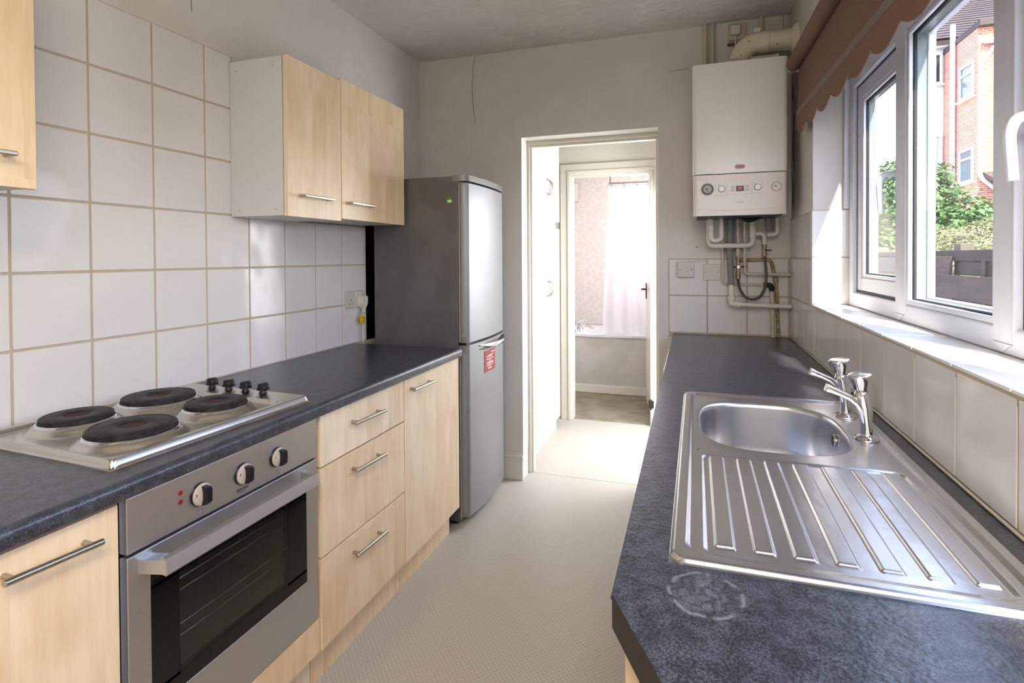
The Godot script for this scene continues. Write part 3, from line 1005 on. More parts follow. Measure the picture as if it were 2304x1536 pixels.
	tag(cur, "pale lilac shower curtain hanging in folds inside the bath", "curtain")
	# extractor fan
	var f := thing("extractor_fan", "white louvred extractor fan on the pink bathroom wallpaper", "fan", "", Vector3(0.375, 1.965, -5.03))
	put("case", bx(Vector3(-0.09, 0, 0), Vector3(0.03, 0.205, 0.035), 0.008), M.gloss_white, f)
	for k in 9:
		put("louvre", bx(Vector3(-0.08, 0.04 + k * 0.016, 0.034), Vector3(-0.018, 0.047 + k * 0.016, 0.038), 0.001), M.grey_ink, f)
	var l := thing("ceiling_lamp", "white domed lamp on the bathroom ceiling, seen at the top of the inner doorway", "lamp", "", Vector3(1.09, 2.405, -4.1))
	put("base", Geo.new().cyl(Vector3(0, -0.12, 0), Vector3(0, 0, 0), 0.07, 0.08, 24), M.gloss_white, l)
	put("shade", Geo.new().lathe([Vector2(0.14, -0.16), Vector2(0.145, -0.19), Vector2(0.14, -0.23), Vector2(0.115, -0.275), Vector2(0.07, -0.305), Vector2(0.0, -0.315)], 32), M.lamp_glow, l)
	put("collar", Geo.new().lathe([Vector2(0.0, -0.12), Vector2(0.145, -0.12), Vector2(0.148, -0.16), Vector2(0.13, -0.165)], 32), M.gloss_white, l)

# ---------------------------------------------------------------- outdoors
func leaf_mesh(l: float, w: float) -> ArrayMesh:
	var g := Geo.new()
	var n1 := Vector3(-0.25, 1, 0).normalized()
	var n2 := Vector3(0.25, 1, 0).normalized()
	var a := Vector3(0, 0, 0)
	var m := Vector3(0, 0.04 * l, 0.5 * l)
	var e := Vector3(0, -0.06 * l, l)
	g.tri(a, Vector3(w * 0.5, 0.10 * l, 0.35 * l), m, n1, n1, n1)
	g.tri(m, Vector3(w * 0.5, 0.10 * l, 0.35 * l), e, n1, n1, n1)
	g.tri(a, Vector3(-w * 0.5, 0.10 * l, 0.35 * l), m, n2, n2, n2)
	g.tri(m, Vector3(-w * 0.5, 0.10 * l, 0.35 * l), e, n2, n2, n2)
	return g.mesh()

func shrub(called: String, label: String, centre: Vector3, lumps: Array, count: int, lm: ArrayMesh, m: Material, sd: int) -> void:
	var r := RandomNumberGenerator.new()
	r.seed = sd
	var s := thing(called, label, "shrub", "", centre)
	var g := Geo.new()
	for q in lumps:
		var top: Vector3 = q[0]
		g.tube([Vector3(top.x * 0.3, 0, top.z * 0.3), Vector3(top.x * 0.7, top.y * 0.5, top.z * 0.8), top], 0.03, 0.0, 6)
	put("stem", g, M.bark, s)
	var mm := MultiMesh.new()
	mm.transform_format = MultiMesh.TRANSFORM_3D
	mm.mesh = lm
	mm.instance_count = count
	for i in count:
		var q: Array = lumps[r.randi() % lumps.size()]
		var d := Vector3(r.randfn(), r.randfn(), r.randfn()).normalized()
		var e: Vector3 = q[1]
		var p: Vector3 = q[0] + d * e * (0.70 + 0.38 * pow(r.randf(), 0.7)) * (1.0 + 0.12 * sin(d.x * 9.0 + sd) * cos(d.y * 8.0))
		p.y = maxf(p.y, 0.05)
		var up := (d + Vector3(0, 0.5, 0) + Vector3(r.randfn(), r.randfn(), r.randfn()) * 0.45).normalized()
		var fw := up.cross(Vector3(r.randfn(), r.randfn(), r.randfn())).normalized()
		var k := 0.7 + 0.6 * r.randf()
		mm.set_instance_transform(i, Transform3D(Basis(up.cross(fw), up, fw) * k, p))
	var o := MultiMeshInstance3D.new()
	o.name = "foliage"
	o.multimesh = mm
	o.material_override = m
	o.set_meta("kind", "stuff")
	s.add_child(o, true)

func build_outside() -> void:
	tag(struct("ground", bx(Vector3(2.42, -0.3, -40), Vector3(40, -0.1, 14)), M.ground), "paved yard outside the window")
	# fence of weathered boards running away from the window
	var f := thing("board_fence", "weathered brown timber fence of overlapping boards outside the window", "fence", "", Vector3(3.4, -0.1, -4.0))
	var r := RandomNumberGenerator.new()
	r.seed = 9
	# [x front, y0, y1, z0, z1, material]
	var boards := [
		[0.03, 1.40, 1.475, -6.0, 5.0, 1], [0.0, 1.285, 1.43, -6.0, 0.37, 0], [0.045, 1.30, 1.455, 0.372, 5.0, 1],
		[0.02, 1.135, 1.29, -6.0, 0.22, 1], [-0.025, 1.135, 1.30, 0.225, 5.0, 0],
		[0.045, 1.00, 1.14, -6.0, 5.0, 1], [0.03, 0.86, 1.005, -6.0, 5.0, 0], [0.045, 0.71, 0.865, -6.0, 5.0, 1],
		[0.03, 0.56, 0.715, -6.0, 5.0, 0], [0.045, 0.41, 0.565, -6.0, 5.0, 1], [0.03, 0.26, 0.415, -6.0, 5.0, 0], [0.045, 0.05, 0.265, -6.0, 5.0, 1]]
	for b in boards:
		var zs: float = b[3]
		while zs < b[4] - 0.01:
			var ze: float = minf(zs + 3.7 + r.randf() * 0.4, b[4])
			var turn := Transform3D(Basis.from_euler(Vector3(0, 0, r.randf_range(-0.03, 0.03))), Vector3(b[0], (b[1] + b[2]) * 0.5, (zs + ze) * 0.5))
			put("board", bx(Vector3(-0.009, -(b[2] - b[1]) * 0.5, -(ze - zs) * 0.5 + 0.002), Vector3(0.009, (b[2] - b[1]) * 0.5, (ze - zs) * 0.5 - 0.002), 0.003), M.fence if b[5] == 0 else M.fence_b, f, turn)
			zs = ze
	for z in [-3.5, -1.6, 0.30, 2.2, 4.1]:
		put("post", bx(Vector3(0.06, 0, z - 0.05), Vector3(0.15, 1.525, z + 0.05), 0.006), M.post, f)
	for z in [-2.6, -0.7, 0.78, 2.9]:
		put("batten", bx(Vector3(0.022, 1.298, z - 0.025), Vector3(0.044, 1.45, z + 0.025), 0.003), M.fence, f)
		put("batten", bx(Vector3(0.008, 0.1, z - 0.025), Vector3(0.024, 1.13, z + 0.025), 0.003), M.fence_b, f)
	put("batten", bx(Vector3(0.006, 0.1, 0.24), Vector3(0.026, 1.13, 0.31), 0.003), M.fence, f)
	# shrubs behind the fence
	var ivy := leaf_mesh(0.085, 0.068)
	var small := leaf_mesh(0.062, 0.016)
	shrub("ivy_bush", "dark green leafy bush rising highest behind the fence, seen through the left-hand sash", Vector3(5.05, -0.1, -10.7),
		[[Vector3(-0.5, 2.1, -0.4), Vector3(0.75, 0.95, 0.8)], [Vector3(0.2, 2.3, 0.3), Vector3(0.7, 0.85, 0.7)], [Vector3(0.7, 1.4, 0.7), Vector3(0.8, 1.1, 0.9)], [Vector3(-0.4, 1.0, 0.5), Vector3(0.9, 1.0, 0.9)]], 20000, ivy, M.leaf, 1)
	shrub("feathery_shrub", "pale olive feathery shrub just behind the fence", Vector3(5.0, -0.1, -7.6),
		[[Vector3(-0.1, 1.2, -0.6), Vector3(0.55, 0.6, 0.8)], [Vector3(0.1, 1.3, 0.5), Vector3(0.6, 0.55, 0.8)], [Vector3(0.0, 0.8, 1.6), Vector3(0.6, 0.9, 0.8)], [Vector3(-0.1, 1.0, -1.6), Vector3(0.5, 0.6, 0.7)]], 40000, small, M.leaf_pale, 2)
	shrub("broadleaf_shrub", "mid green bush against the brick corner behind the pale shrub", Vector3(6.6, -0.1, -10.8),
		[[Vector3(0.0, 1.75, 0.0), Vector3(0.55, 0.6, 0.6)], [Vector3(0.45, 1.5, 0.5), Vector3(0.5, 0.55, 0.6)], [Vector3(0.1, 0.8, 0.2), Vector3(0.7, 0.9, 0.7)]], 11000, ivy, M.leaf, 3)
	tag(put("garden_wall", bx(Vector3(6.9, -0.1, -9.6), Vector3(9.6, 1.9, -9.3), 0.02), M.render_white), "low white-painted garden wall behind the pale shrub", "wall")
	build_apartments()

func far_window(parent: Node, at: Vector3, turn: Basis, w: float, h: float, transom: float, pane_m: Material) -> void:
	# window in local XY, facing local +Z
	var g := Geo.new()
	var t := 0.06
	for q in [[0.0, 0.0, t, h], [w - t, 0.0, w, h], [t, 0.0, w - t, t], [t, h - t, w - t, h]]:
		g.box(Vector3(q[0], q[1], -0.02), Vector3(q[2], q[3], 0.035), 0.008)
	if transom > 0:
		g.box(Vector3(t, transom - 0.025, -0.02), Vector3(w - t, transom + 0.025, 0.03), 0.006)
	g.box(Vector3(-0.04, -0.05, -0.02), Vector3(w + 0.04, 0, 0.08), 0.01)
	var o := put("window", g, M.upvc_far, parent, Transform3D(turn, at))
	put("pane", bx(Vector3(t, t, -0.015), Vector3(w - t, h - t, 0.0)), pane_m, o)

func build_apartments() -> void:
	var a := thing("apartment_block", "red brick and white rendered block of flats with tiled roof beyond the fence", "building", "", Vector3(7.69, -0.1, -15.9))
	put("rendered_wall", bx(Vector3(-5.2, 0, -0.4), Vector3(0.0, 6.75, 0), 0.01), M.render_white, a)
	put("brick_wall", bx(Vector3(0.0, 0, -0.4), Vector3(0.4, 6.62, 1.80), 0.0), M.brick, a)
	put("brick_wall", bx(Vector3(0.4, 3.3, 1.4), Vector3(3.0, 6.05, 1.8), 0.0), M.brick, a)
	put("brick_wall", bx(Vector3(0.4, 0, 1.4), Vector3(3.0, 3.3, 1.8), 0.0), M.brick, a)
	var b := Basis()
	far_window(a, Vector3(-0.42, 5.82, 0.01), b, 0.38, 0.80, 0.0, M.dark_room)
	far_window(a, Vector3(-0.42, 3.58, 0.01), b, 0.38, 0.95, 0.0, M.net)
	var k := get_node(String(a.name) + "/window")
	put("curtain", Geo.new().prism(PackedVector2Array([Vector2(0.06, 0.74), Vector2(0.22, 0.74), Vector2(0.13, 0.45), Vector2(0.06, 0.5)]), 0.001, 0.006), M.net, k)
	var bz := Basis(Vector3(0, 0, 1), Vector3.UP, Vector3(-1, 0, 0))
	far_window(a, Vector3(-0.005, 5.10, 0.92), bz, 0.72, 0.80, 0.56, M.glass_far)
	far_window(a, Vector3(-0.005, 3.12, 0.92), bz, 0.72, 0.80, 0.56, M.glass_far)
	put("downpipe", Geo.new().tube([Vector3(-0.07, 0.2, 0.70), Vector3(-0.07, 7.05, 0.70)], 0.055, 0, 12), M.upvc_far, a)
	put("downpipe", Geo.new().tube([Vector3(0.45, 6.2, 1.86), Vector3(0.28, 6.08, 1.88), Vector3(0.02, 5.70, 1.88), Vector3(0.02, 3.18, 1.88), Vector3(0.60, 2.62, 1.88)], 0.045, 0.1, 10), M.upvc_far, a)
	put("gutter", Geo.new().tube([Vector3(0.1, 6.22, 1.88), Vector3(3.0, 6.22, 1.88)], 0.07, 0, 10), M.upvc_far, a)
	put("gutter", Geo.new().tube([Vector3(-5.2, 6.77, 0.12), Vector3(0.05, 6.77, 0.12)], 0.06, 0, 10), M.upvc_far, a)
	put("fascia", bx(Vector3(-5.2, 6.70, 0.0), Vector3(0.05, 6.92, 0.06), 0.005), M.upvc_far, a)
	put("canopy", Geo.new().prism(PackedVector2Array([Vector2(1.8, 3.30), Vector2(2.75, 2.92), Vector2(2.75, 2.85), Vector2(1.8, 3.2)]), 0.1, 3.0, Transform3D(Basis(Vector3(0, 0, 1), Vector3.UP, Vector3(-1, 0, 0)), Vector3(3.1, 0, 0))), M.roof, a)
	put("gable_board", bx(Vector3(-0.02, 6.55, -0.3), Vector3(0.5, 6.70, 1.95), 0.01), M.roof, a)
	var rf := put("roof", Geo.new().prism(PackedVector2Array([Vector2(0.25, 6.85), Vector2(-5.0, 10.6), Vector2(-5.0, 10.4), Vector2(0.2, 6.75)]), -5.4, 3.4, Transform3D(Basis(Vector3(0, 0, 1), Vector3.UP, Vector3(-1, 0, 0)), Vector3(-2.0 + 2.0, 0, 0))), M.roof, a)
	# courses of roof tiles lapping one another
	var dirv := Vector3(0, 3.75, -5.25).normalized()
	for i in 30:
		var p := Vector3(-1.0, 6.885, 0.28) + dirv * (0.2 * i)
		var bs := Basis(Vector3.RIGHT, (-dirv).cross(Vector3.RIGHT).normalized(), -dirv)
		put("tile_course", bx(Vector3(-4.4, 0.0, -0.24), Vector3(4.4, 0.03, 0.0), 0.004), M.roof, a, Transform3D(bs.rotated(Vector3.RIGHT, -0.17), p))

# ---------------------------------------------------------------- base units
func bar_handle(parent: Node, z0: float, z1: float, y: float, x: float, dir := 1.0, drop := 0.0) -> void:
	# bar from z0 (near) to z1 on two posts, standing out along X
	var g := Geo.new()
	var n := (z1 - z0) / absf(z1 - z0)
	var L := absf(z1 - z0)
	g.cyl(Vector3(x + dir * 0.028, y, z0), Vector3(x + dir * 0.028, y - drop, z1), 0.0062, -1, 14, 0.001)
	for q in [0.10, 0.90]:
		var zz: float = lerpf(z0, z1, q)
		g.cyl(Vector3(x - dir * 0.0005, y - drop * q, zz), Vector3(x + dir * 0.028, y - drop * q, zz), 0.0055, 0.0045, 10)
	put("handle", g, M.nickel, parent)

func build_base_units() -> void:
	var grp := "maple-effect base units under the left worktop"
	# drawers
	var d := thing("drawer_unit", "three-drawer maple base unit between the oven and the tall cupboard door", "cabinet", grp, Vector3(0, 0, 0))
	put("carcass", bx(Vector3(0.02, 0.15, -0.766), Vector3(0.562, 0.868, -0.258), 0.001), M.melamine, d)
	var mats := [M.wood, M.wood_b, M.wood_c]
	var ys := [[0.710, 0.868, 0.802], [0.434, 0.705, 0.646], [0.152, 0.429, 0.367]]
	for i in 3:
		var fr := put("drawer_front", bx(Vector3(0.566, ys[i][0], -0.7655), Vector3(0.585, ys[i][1], -0.2595), 0.0015), mats[i], d)
		bar_handle(fr, -0.405, -0.590, ys[i][2] + 0.004, 0.585, 1.0, 0.006)
	d = thing("door_unit", "maple base unit with one tall door beside the fridge", "cabinet", grp, Vector3.ZERO)
	put("carcass", bx(Vector3(0.02, 0.15, -1.287), Vector3(0.562, 0.868, -0.770), 0.001), M.melamine, d)
	var dr := put("door", bx(Vector3(0.566, 0.147, -1.287), Vector3(0.585, 0.868, -0.7705), 0.0015), M.wood_b, d)
	bar_handle(dr, -0.800, -0.984, 0.825, 0.585, 1.0, 0.004)
	d = thing("door_unit", "maple base unit left of the oven, nearest the viewer", "cabinet", grp, Vector3.ZERO)
	put("carcass", bx(Vector3(0.02, 0.15, 0.358), Vector3(0.562, 0.868, 0.858), 0.001), M.melamine, d)
	dr = put("door", bx(Vector3(0.566, 0.147, 0.356), Vector3(0.585, 0.862, 0.856), 0.0015), M.wood_c, d)
	bar_handle(dr, 0.562, 0.405, 0.826, 0.585, 1.0, 0.008)
	d = thing("oven_housing", "maple housing around the built-in oven", "cabinet", grp, Vector3.ZERO)
	put("side_panel", bx(Vector3(0.02, 0.15, 0.340), Vector3(0.56, 0.868, 0.355), 0.001), M.melamine, d)
	put("side_panel", bx(Vector3(0.02, 0.15, -0.2565), Vector3(0.572, 0.868, -0.246), 0.001), M.wood_edge, d)
	put("filler", bx(Vector3(0.55, 0.152, -0.2565), Vector3(0.580, 0.256, 0.354), 0.0015), M.wood_c, d)
	put("shelf", bx(Vector3(0.02, 0.236, -0.246), Vector3(0.55, 0.254, 0.340), 0.001), M.melamine, d)
	for q in [[-0.283, 0.86, M.wood], [-0.800, -0.286, M.wood_b], [-1.310, -0.803, M.wood_c]]:
		var lab: String = {0: "maple kickboard under the oven and nearest unit", 1: "maple kickboard under the drawers", 2: "maple kickboard ending by the fridge"}[0 if q[0] > -0.5 else (1 if q[0] > -1.0 else 2)]
		tag(put("kickboard", bx(Vector3(0.503, 0.0, q[0]), Vector3(0.520, 0.148, q[1]), 0.001), q[2]), lab, "kickboard", "maple kickboards")
	# right-hand side
	d = thing("sink_unit", "base unit under the right worktop with a maple door edge and white side", "cabinet", "", Vector3.ZERO)
	put("carcass", bx(Vector3(1.604, 0.12, -0.60), Vector3(2.11, 0.60, 0.446), 0.001), M.melamine, d)
	put("carcass", bx(Vector3(1.604, 0.58, 0.38), Vector3(2.11, 0.878, 0.446), 0.001), M.melamine, d)
	dr = put("door", bx(Vector3(1.580, 0.15, -0.07), Vector3(1.598, 0.872, 0.444), 0.0015), M.wood, d)
	bar_handle(dr, 0.0, -0.0 + 0.17, 0.82, 1.580, -1.0)
	dr = put("door", bx(Vector3(1.580, 0.15, -0.59), Vector3(1.598, 0.872, -0.075), 0.0015), M.wood_b, d)
	bar_handle(dr, -0.15, -0.32, 0.82, 1.580, -1.0)
	put("plinth", bx(Vector3(1.66, 0, -0.60), Vector3(1.675, 0.148, 0.44), 0.001), M.wood_c, d)
	d = thing("under_counter_appliance", "white appliance edge showing past the far end of the right worktop", "appliance", "", Vector3(1.53, 0, -1.55))
	put("cabinet", bx(Vector3(0.03, 0.02, -0.30), Vector3(0.575, 0.876, 0.30), 0.012), M.gloss_white, d)
	put("door", bx(Vector3(0.0, 0.12, -0.295), Vector3(0.035, 0.872, 0.295), 0.018), M.gloss_white, d)
	put("foot", bx(Vector3(0.06, 0, -0.28), Vector3(0.56, 0.03, 0.28), 0.004), M.rubber, d)
	d = thing("base_cabinet", "maple cupboard under the right worktop between the sink unit and the white appliance", "cabinet", "", Vector3.ZERO)
	put("carcass", bx(Vector3(1.604, 0.15, -1.235), Vector3(2.11, 0.878, -0.605), 0.001), M.melamine, d)
	put("door", bx(Vector3(1.580, 0.15, -1.23), Vector3(1.598, 0.872, -0.61), 0.0015), M.wood_c, d)

func build_worktops() -> void:
	# left: post-formed front edge
	var pl := PackedVector2Array([Vector2(0.0, 0.871), Vector2(0.0, 0.91)])
	for i in 9:
		var a := PI * 0.5 - PI * 0.5 * i / 8.0
		pl.append(Vector2(0.588 + 0.016 * cos(a), 0.894 + 0.016 * sin(a)))
	for i in 5:
		var a := -PI * 0.5 * i / 4.0
		pl.append(Vector2(0.596 + 0.008 * cos(a), 0.879 + 0.008 * sin(a)))
	var o := put("worktop", Geo.new().prism(pl, -1.290, 1.30, Transform3D(), true), M.worktop)
	tag(o, "dark speckled worktop on the left, carrying the hob", "worktop")
	put("core_edge", bx(Vector3(0.545, 0.8682, -0.255), Vector3(0.592, 0.8712, 0.9)), M.chipboard, o)
	# right: cut round the sink, with the near corner cut off
	var g := Geo.new()
	var t := 0.92
	var b := 0.88
	var hx0 := 1.648
	var hx1 := 2.07
	var hz0 := -0.635
	var hz1 := 0.325
	var tp := func(poly: PackedVector2Array) -> void:
		g.prism(poly, -t, -b, Transform3D(Basis(Vector3.RIGHT, Vector3(0, 0, 1), Vector3(0, -1, 0)), Vector3.ZERO))
	tp.call(PackedVector2Array([Vector2(1.546, FAR), Vector2(RIGHT, FAR), Vector2(RIGHT, hz0), Vector2(1.5532, hz0)]))
	tp.call(PackedVector2Array([Vector2(1.5532, hz0), Vector2(hx0, hz0), Vector2(hx0, hz1), Vector2(1.5635, hz1)]))
	tp.call(PackedVector2Array([Vector2(hx1, hz0), Vector2(RIGHT, hz0), Vector2(RIGHT, hz1), Vector2(hx1, hz1)]))
	tp.call(PackedVector2Array([Vector2(1.5635, hz1), Vector2(RIGHT, hz1), Vector2(RIGHT, 0.76), Vector2(1.728, 0.76), Vector2(1.566, 0.446)]))
	o = put("worktop", g, M.worktop)
	tag(o, "dark blue-grey worktop on the right, cut around the steel sink", "worktop")
	put("front_edge", Geo.new().tube([Vector3(1.5465, 0.9165, FAR), Vector3(1.5662, 0.9165, 0.446)], 0.0034, 0, 8), M.worktop, o)
	var p0 := Vector3(1.566, 0.8795, 0.447)
	var p1 := Vector3(1.728, 0.8795, 0.761)
	var nn := Vector3(-(p1.z - p0.z), 0, p1.x - p0.x).normalized()
	g = Geo.new().prism(PackedVector2Array([Vector2(0, 0), Vector2(p0.distance_to(p1), 0), Vector2(p0.distance_to(p1), 0.0408), Vector2(0, 0.0408)]), 0, 0.0012, Transform3D(Basis((p1 - p0).normalized(), Vector3.UP, nn), p0))
	put("edging_strip", g, M.edging, o)
	# chalky ring of dried limescale
	var im := Image.create(256, 256, false, Image.FORMAT_RGBA8)
	var nz := fnl(0.016, 61, 3)
	var nz2 := fnl(0.012, 62, 3)
	for y in 256:
		for x in 256:
			var px := (x - 128) / 128.0
			var py := (y - 128) / 128.0
			var rr := sqrt(px * px + py * py) + 0.05 * nz2.get_noise_2d(x, y)
			var ring := exp(-pow((rr - 0.80) / 0.05, 2.0)) * smoothstep(-0.35, 0.25, nz2.get_noise_2d(x + 300, y) + 0.15)
			var inner := smoothstep(0.05, 0.5, absf(nz.get_noise_2d(x * 0.8, y * 0.8))) * smoothstep(0.8, 0.5, rr) * 0.55
			var wisps := smoothstep(0.1, 0.0, absf(nz2.get_noise_2d(x * 1.6 + 90, y * 1.6))) * smoothstep(0.85, 0.6, rr) * 0.5
			im.set_pixel(x, y, Color(0.78, 0.80, 0.82, clampf((ring * 0.75 + inner * 0.5 + wisps * 0.55) * 0.32, 0.0, 0.4)))
	var sm := mat(Color.WHITE, 0.6)
	sm.albedo_texture = ImageTexture.create_from_image(im)
	sm.transparency = BaseMaterial3D.TRANSPARENCY_ALPHA
	g = Geo.new()
	g.uvquad(Vector3(1.622, 0.9204, 0.468), Vector3(1.730, 0.9204, 0.468), Vector3(1.730, 0.9204, 0.350), Vector3(1.622, 0.9204, 0.350), Vector3.UP)
	put("limescale_ring", g, sm, o)

# ---------------------------------------------------------------- hob and oven
func rrect(p: Vector2, h: Vector2, r: float) -> float:
	var q := p.abs() - h + Vector2(r, r)
	return Vector2(maxf(q.x, 0), maxf(q.y, 0)).length() + minf(maxf(q.x, q.y), 0.0) - r

func height_patch(g: Geo, xs: Array, zs: Array, f: Callable) -> void:
	var e := 0.0008
	var P := []
	var N := []
	for z in zs:
		var lp := PackedVector3Array()
		var ln := PackedVector3Array()
		for x in xs:
			lp.append(Vector3(x, f.call(x, z), z))
			ln.append(Vector3(f.call(x - e, z) - f.call(x + e, z), 2 * e, f.call(x, z - e) - f.call(x, z + e)).normalized())
		P.append(lp)
		N.append(ln)
	for i in zs.size() - 1:
		for j in xs.size() - 1:
			g.quadn(P[i][j], P[i][j + 1], P[i + 1][j + 1], P[i + 1][j], N[i][j], N[i][j + 1], N[i + 1][j + 1], N[i + 1][j])

func span(a: float, b: float, n: int) -> Array:
	var o := []
	for i in n + 1:
		o.append(lerpf(a, b, float(i) / n))
	return o

func build_hob() -> void:
	var h := thing("electric_hob", "stainless steel electric hob with four black solid hotplates", "hob", "", Vector3(0.285, 0.91, 0.018))
	h.rotation.y = -0.045
	# plates: x, z, radius
	var plates := [[-0.118, 0.138, 0.0775], [0.108, 0.152, 0.0925], [-0.113, -0.078, 0.0925], [0.106, -0.083, 0.0775]]
	var hx := 0.252
	var hz := 0.298
	var top := func(x: float, z: float) -> float:
		var d := rrect(Vector2(x, z), Vector2(hx, hz), 0.022)
		var y := 0.0185 * smoothstep(0.0, 0.010, -d)
		var wd := rrect(Vector2(x, z - 0.036), Vector2(0.222, 0.240), 0.03)
		var well := smoothstep(0.006, -0.010, wd)
		y -= 0.0105 * well
		for p in plates:
			var r: float = Vector2(x - p[0], z - p[1]).length() - p[2]
			y += 0.017 * smoothstep(0.030, 0.006, r) * well - 0.004 * smoothstep(0.002, -0.006, r) * well
		return y
	var g := Geo.new()
	height_patch(g, span(-hx, hx, 126), span(-hz, hz, 149), top)
	# closing skirt
	var rim := []
	for k in 2:
		var line := PackedVector3Array()
		for q in [[-1, -1], [1, -1], [1, 1], [-1, 1]]:
			line.append(Vector3(q[0] * hx, 0.0002 + 0.001 * k, q[1] * hz))
		rim.append(line)
	g.patch(rim, true, Vector3.ZERO)
	put("tray", g, M.hob_steel, h)
	for p in plates:
		var r: float = p[2]
		var at := Transform3D(Basis(), Vector3(p[0], 0.0255, p[1]))
		var pl := put("hotplate", Geo.new().lathe([Vector2(r - 0.004, 0.0), Vector2(r + 0.0005, 0.001), Vector2(r + 0.0005, 0.0125), Vector2(r - 0.002, 0.0145), Vector2(r - 0.007, 0.015), Vector2(r - 0.009, 0.0135), Vector2(r - 0.011, 0.015), Vector2(0.031, 0.015), Vector2(0.028, 0.0125)], 64), M.cast_iron, h, at)
		put("collar", Geo.new().lathe([Vector2(r + 0.0, 0.000), Vector2(r + 0.003, 0.0035), Vector2(r + 0.0055, 0.0025), Vector2(r + 0.009, -0.002), Vector2(r + 0.013, -0.008)], 64), M.chrome, pl)
		put("centre", Geo.new().lathe([Vector2(0.0285, 0.0122), Vector2(0.02, 0.0115), Vector2(0.0, 0.0118)], 32), M.rust, pl)
	for i in 4:
		var k := put("control_knob", Geo.new().lathe([Vector2(0.0, 0.0), Vector2(0.013, 0.0), Vector2(0.009, 0.006), Vector2(0.009, 0.010), Vector2(0.0185, 0.011), Vector2(0.0195, 0.014), Vector2(0.0185, 0.016), Vector2(0.0165, 0.017), Vector2(0.0155, 0.029), Vector2(0.013, 0.031), Vector2(0.0, 0.0315)], 28), M.black, h, Transform3D(Basis(), Vector3(-0.118 + 0.071 * i, 0.0183, -0.262)))
		put("pointer", bx(Vector3(-0.002, 0.0312, -0.015), Vector3(0.002, 0.0325, 0.0), 0.0005), M.grey_ink, k)

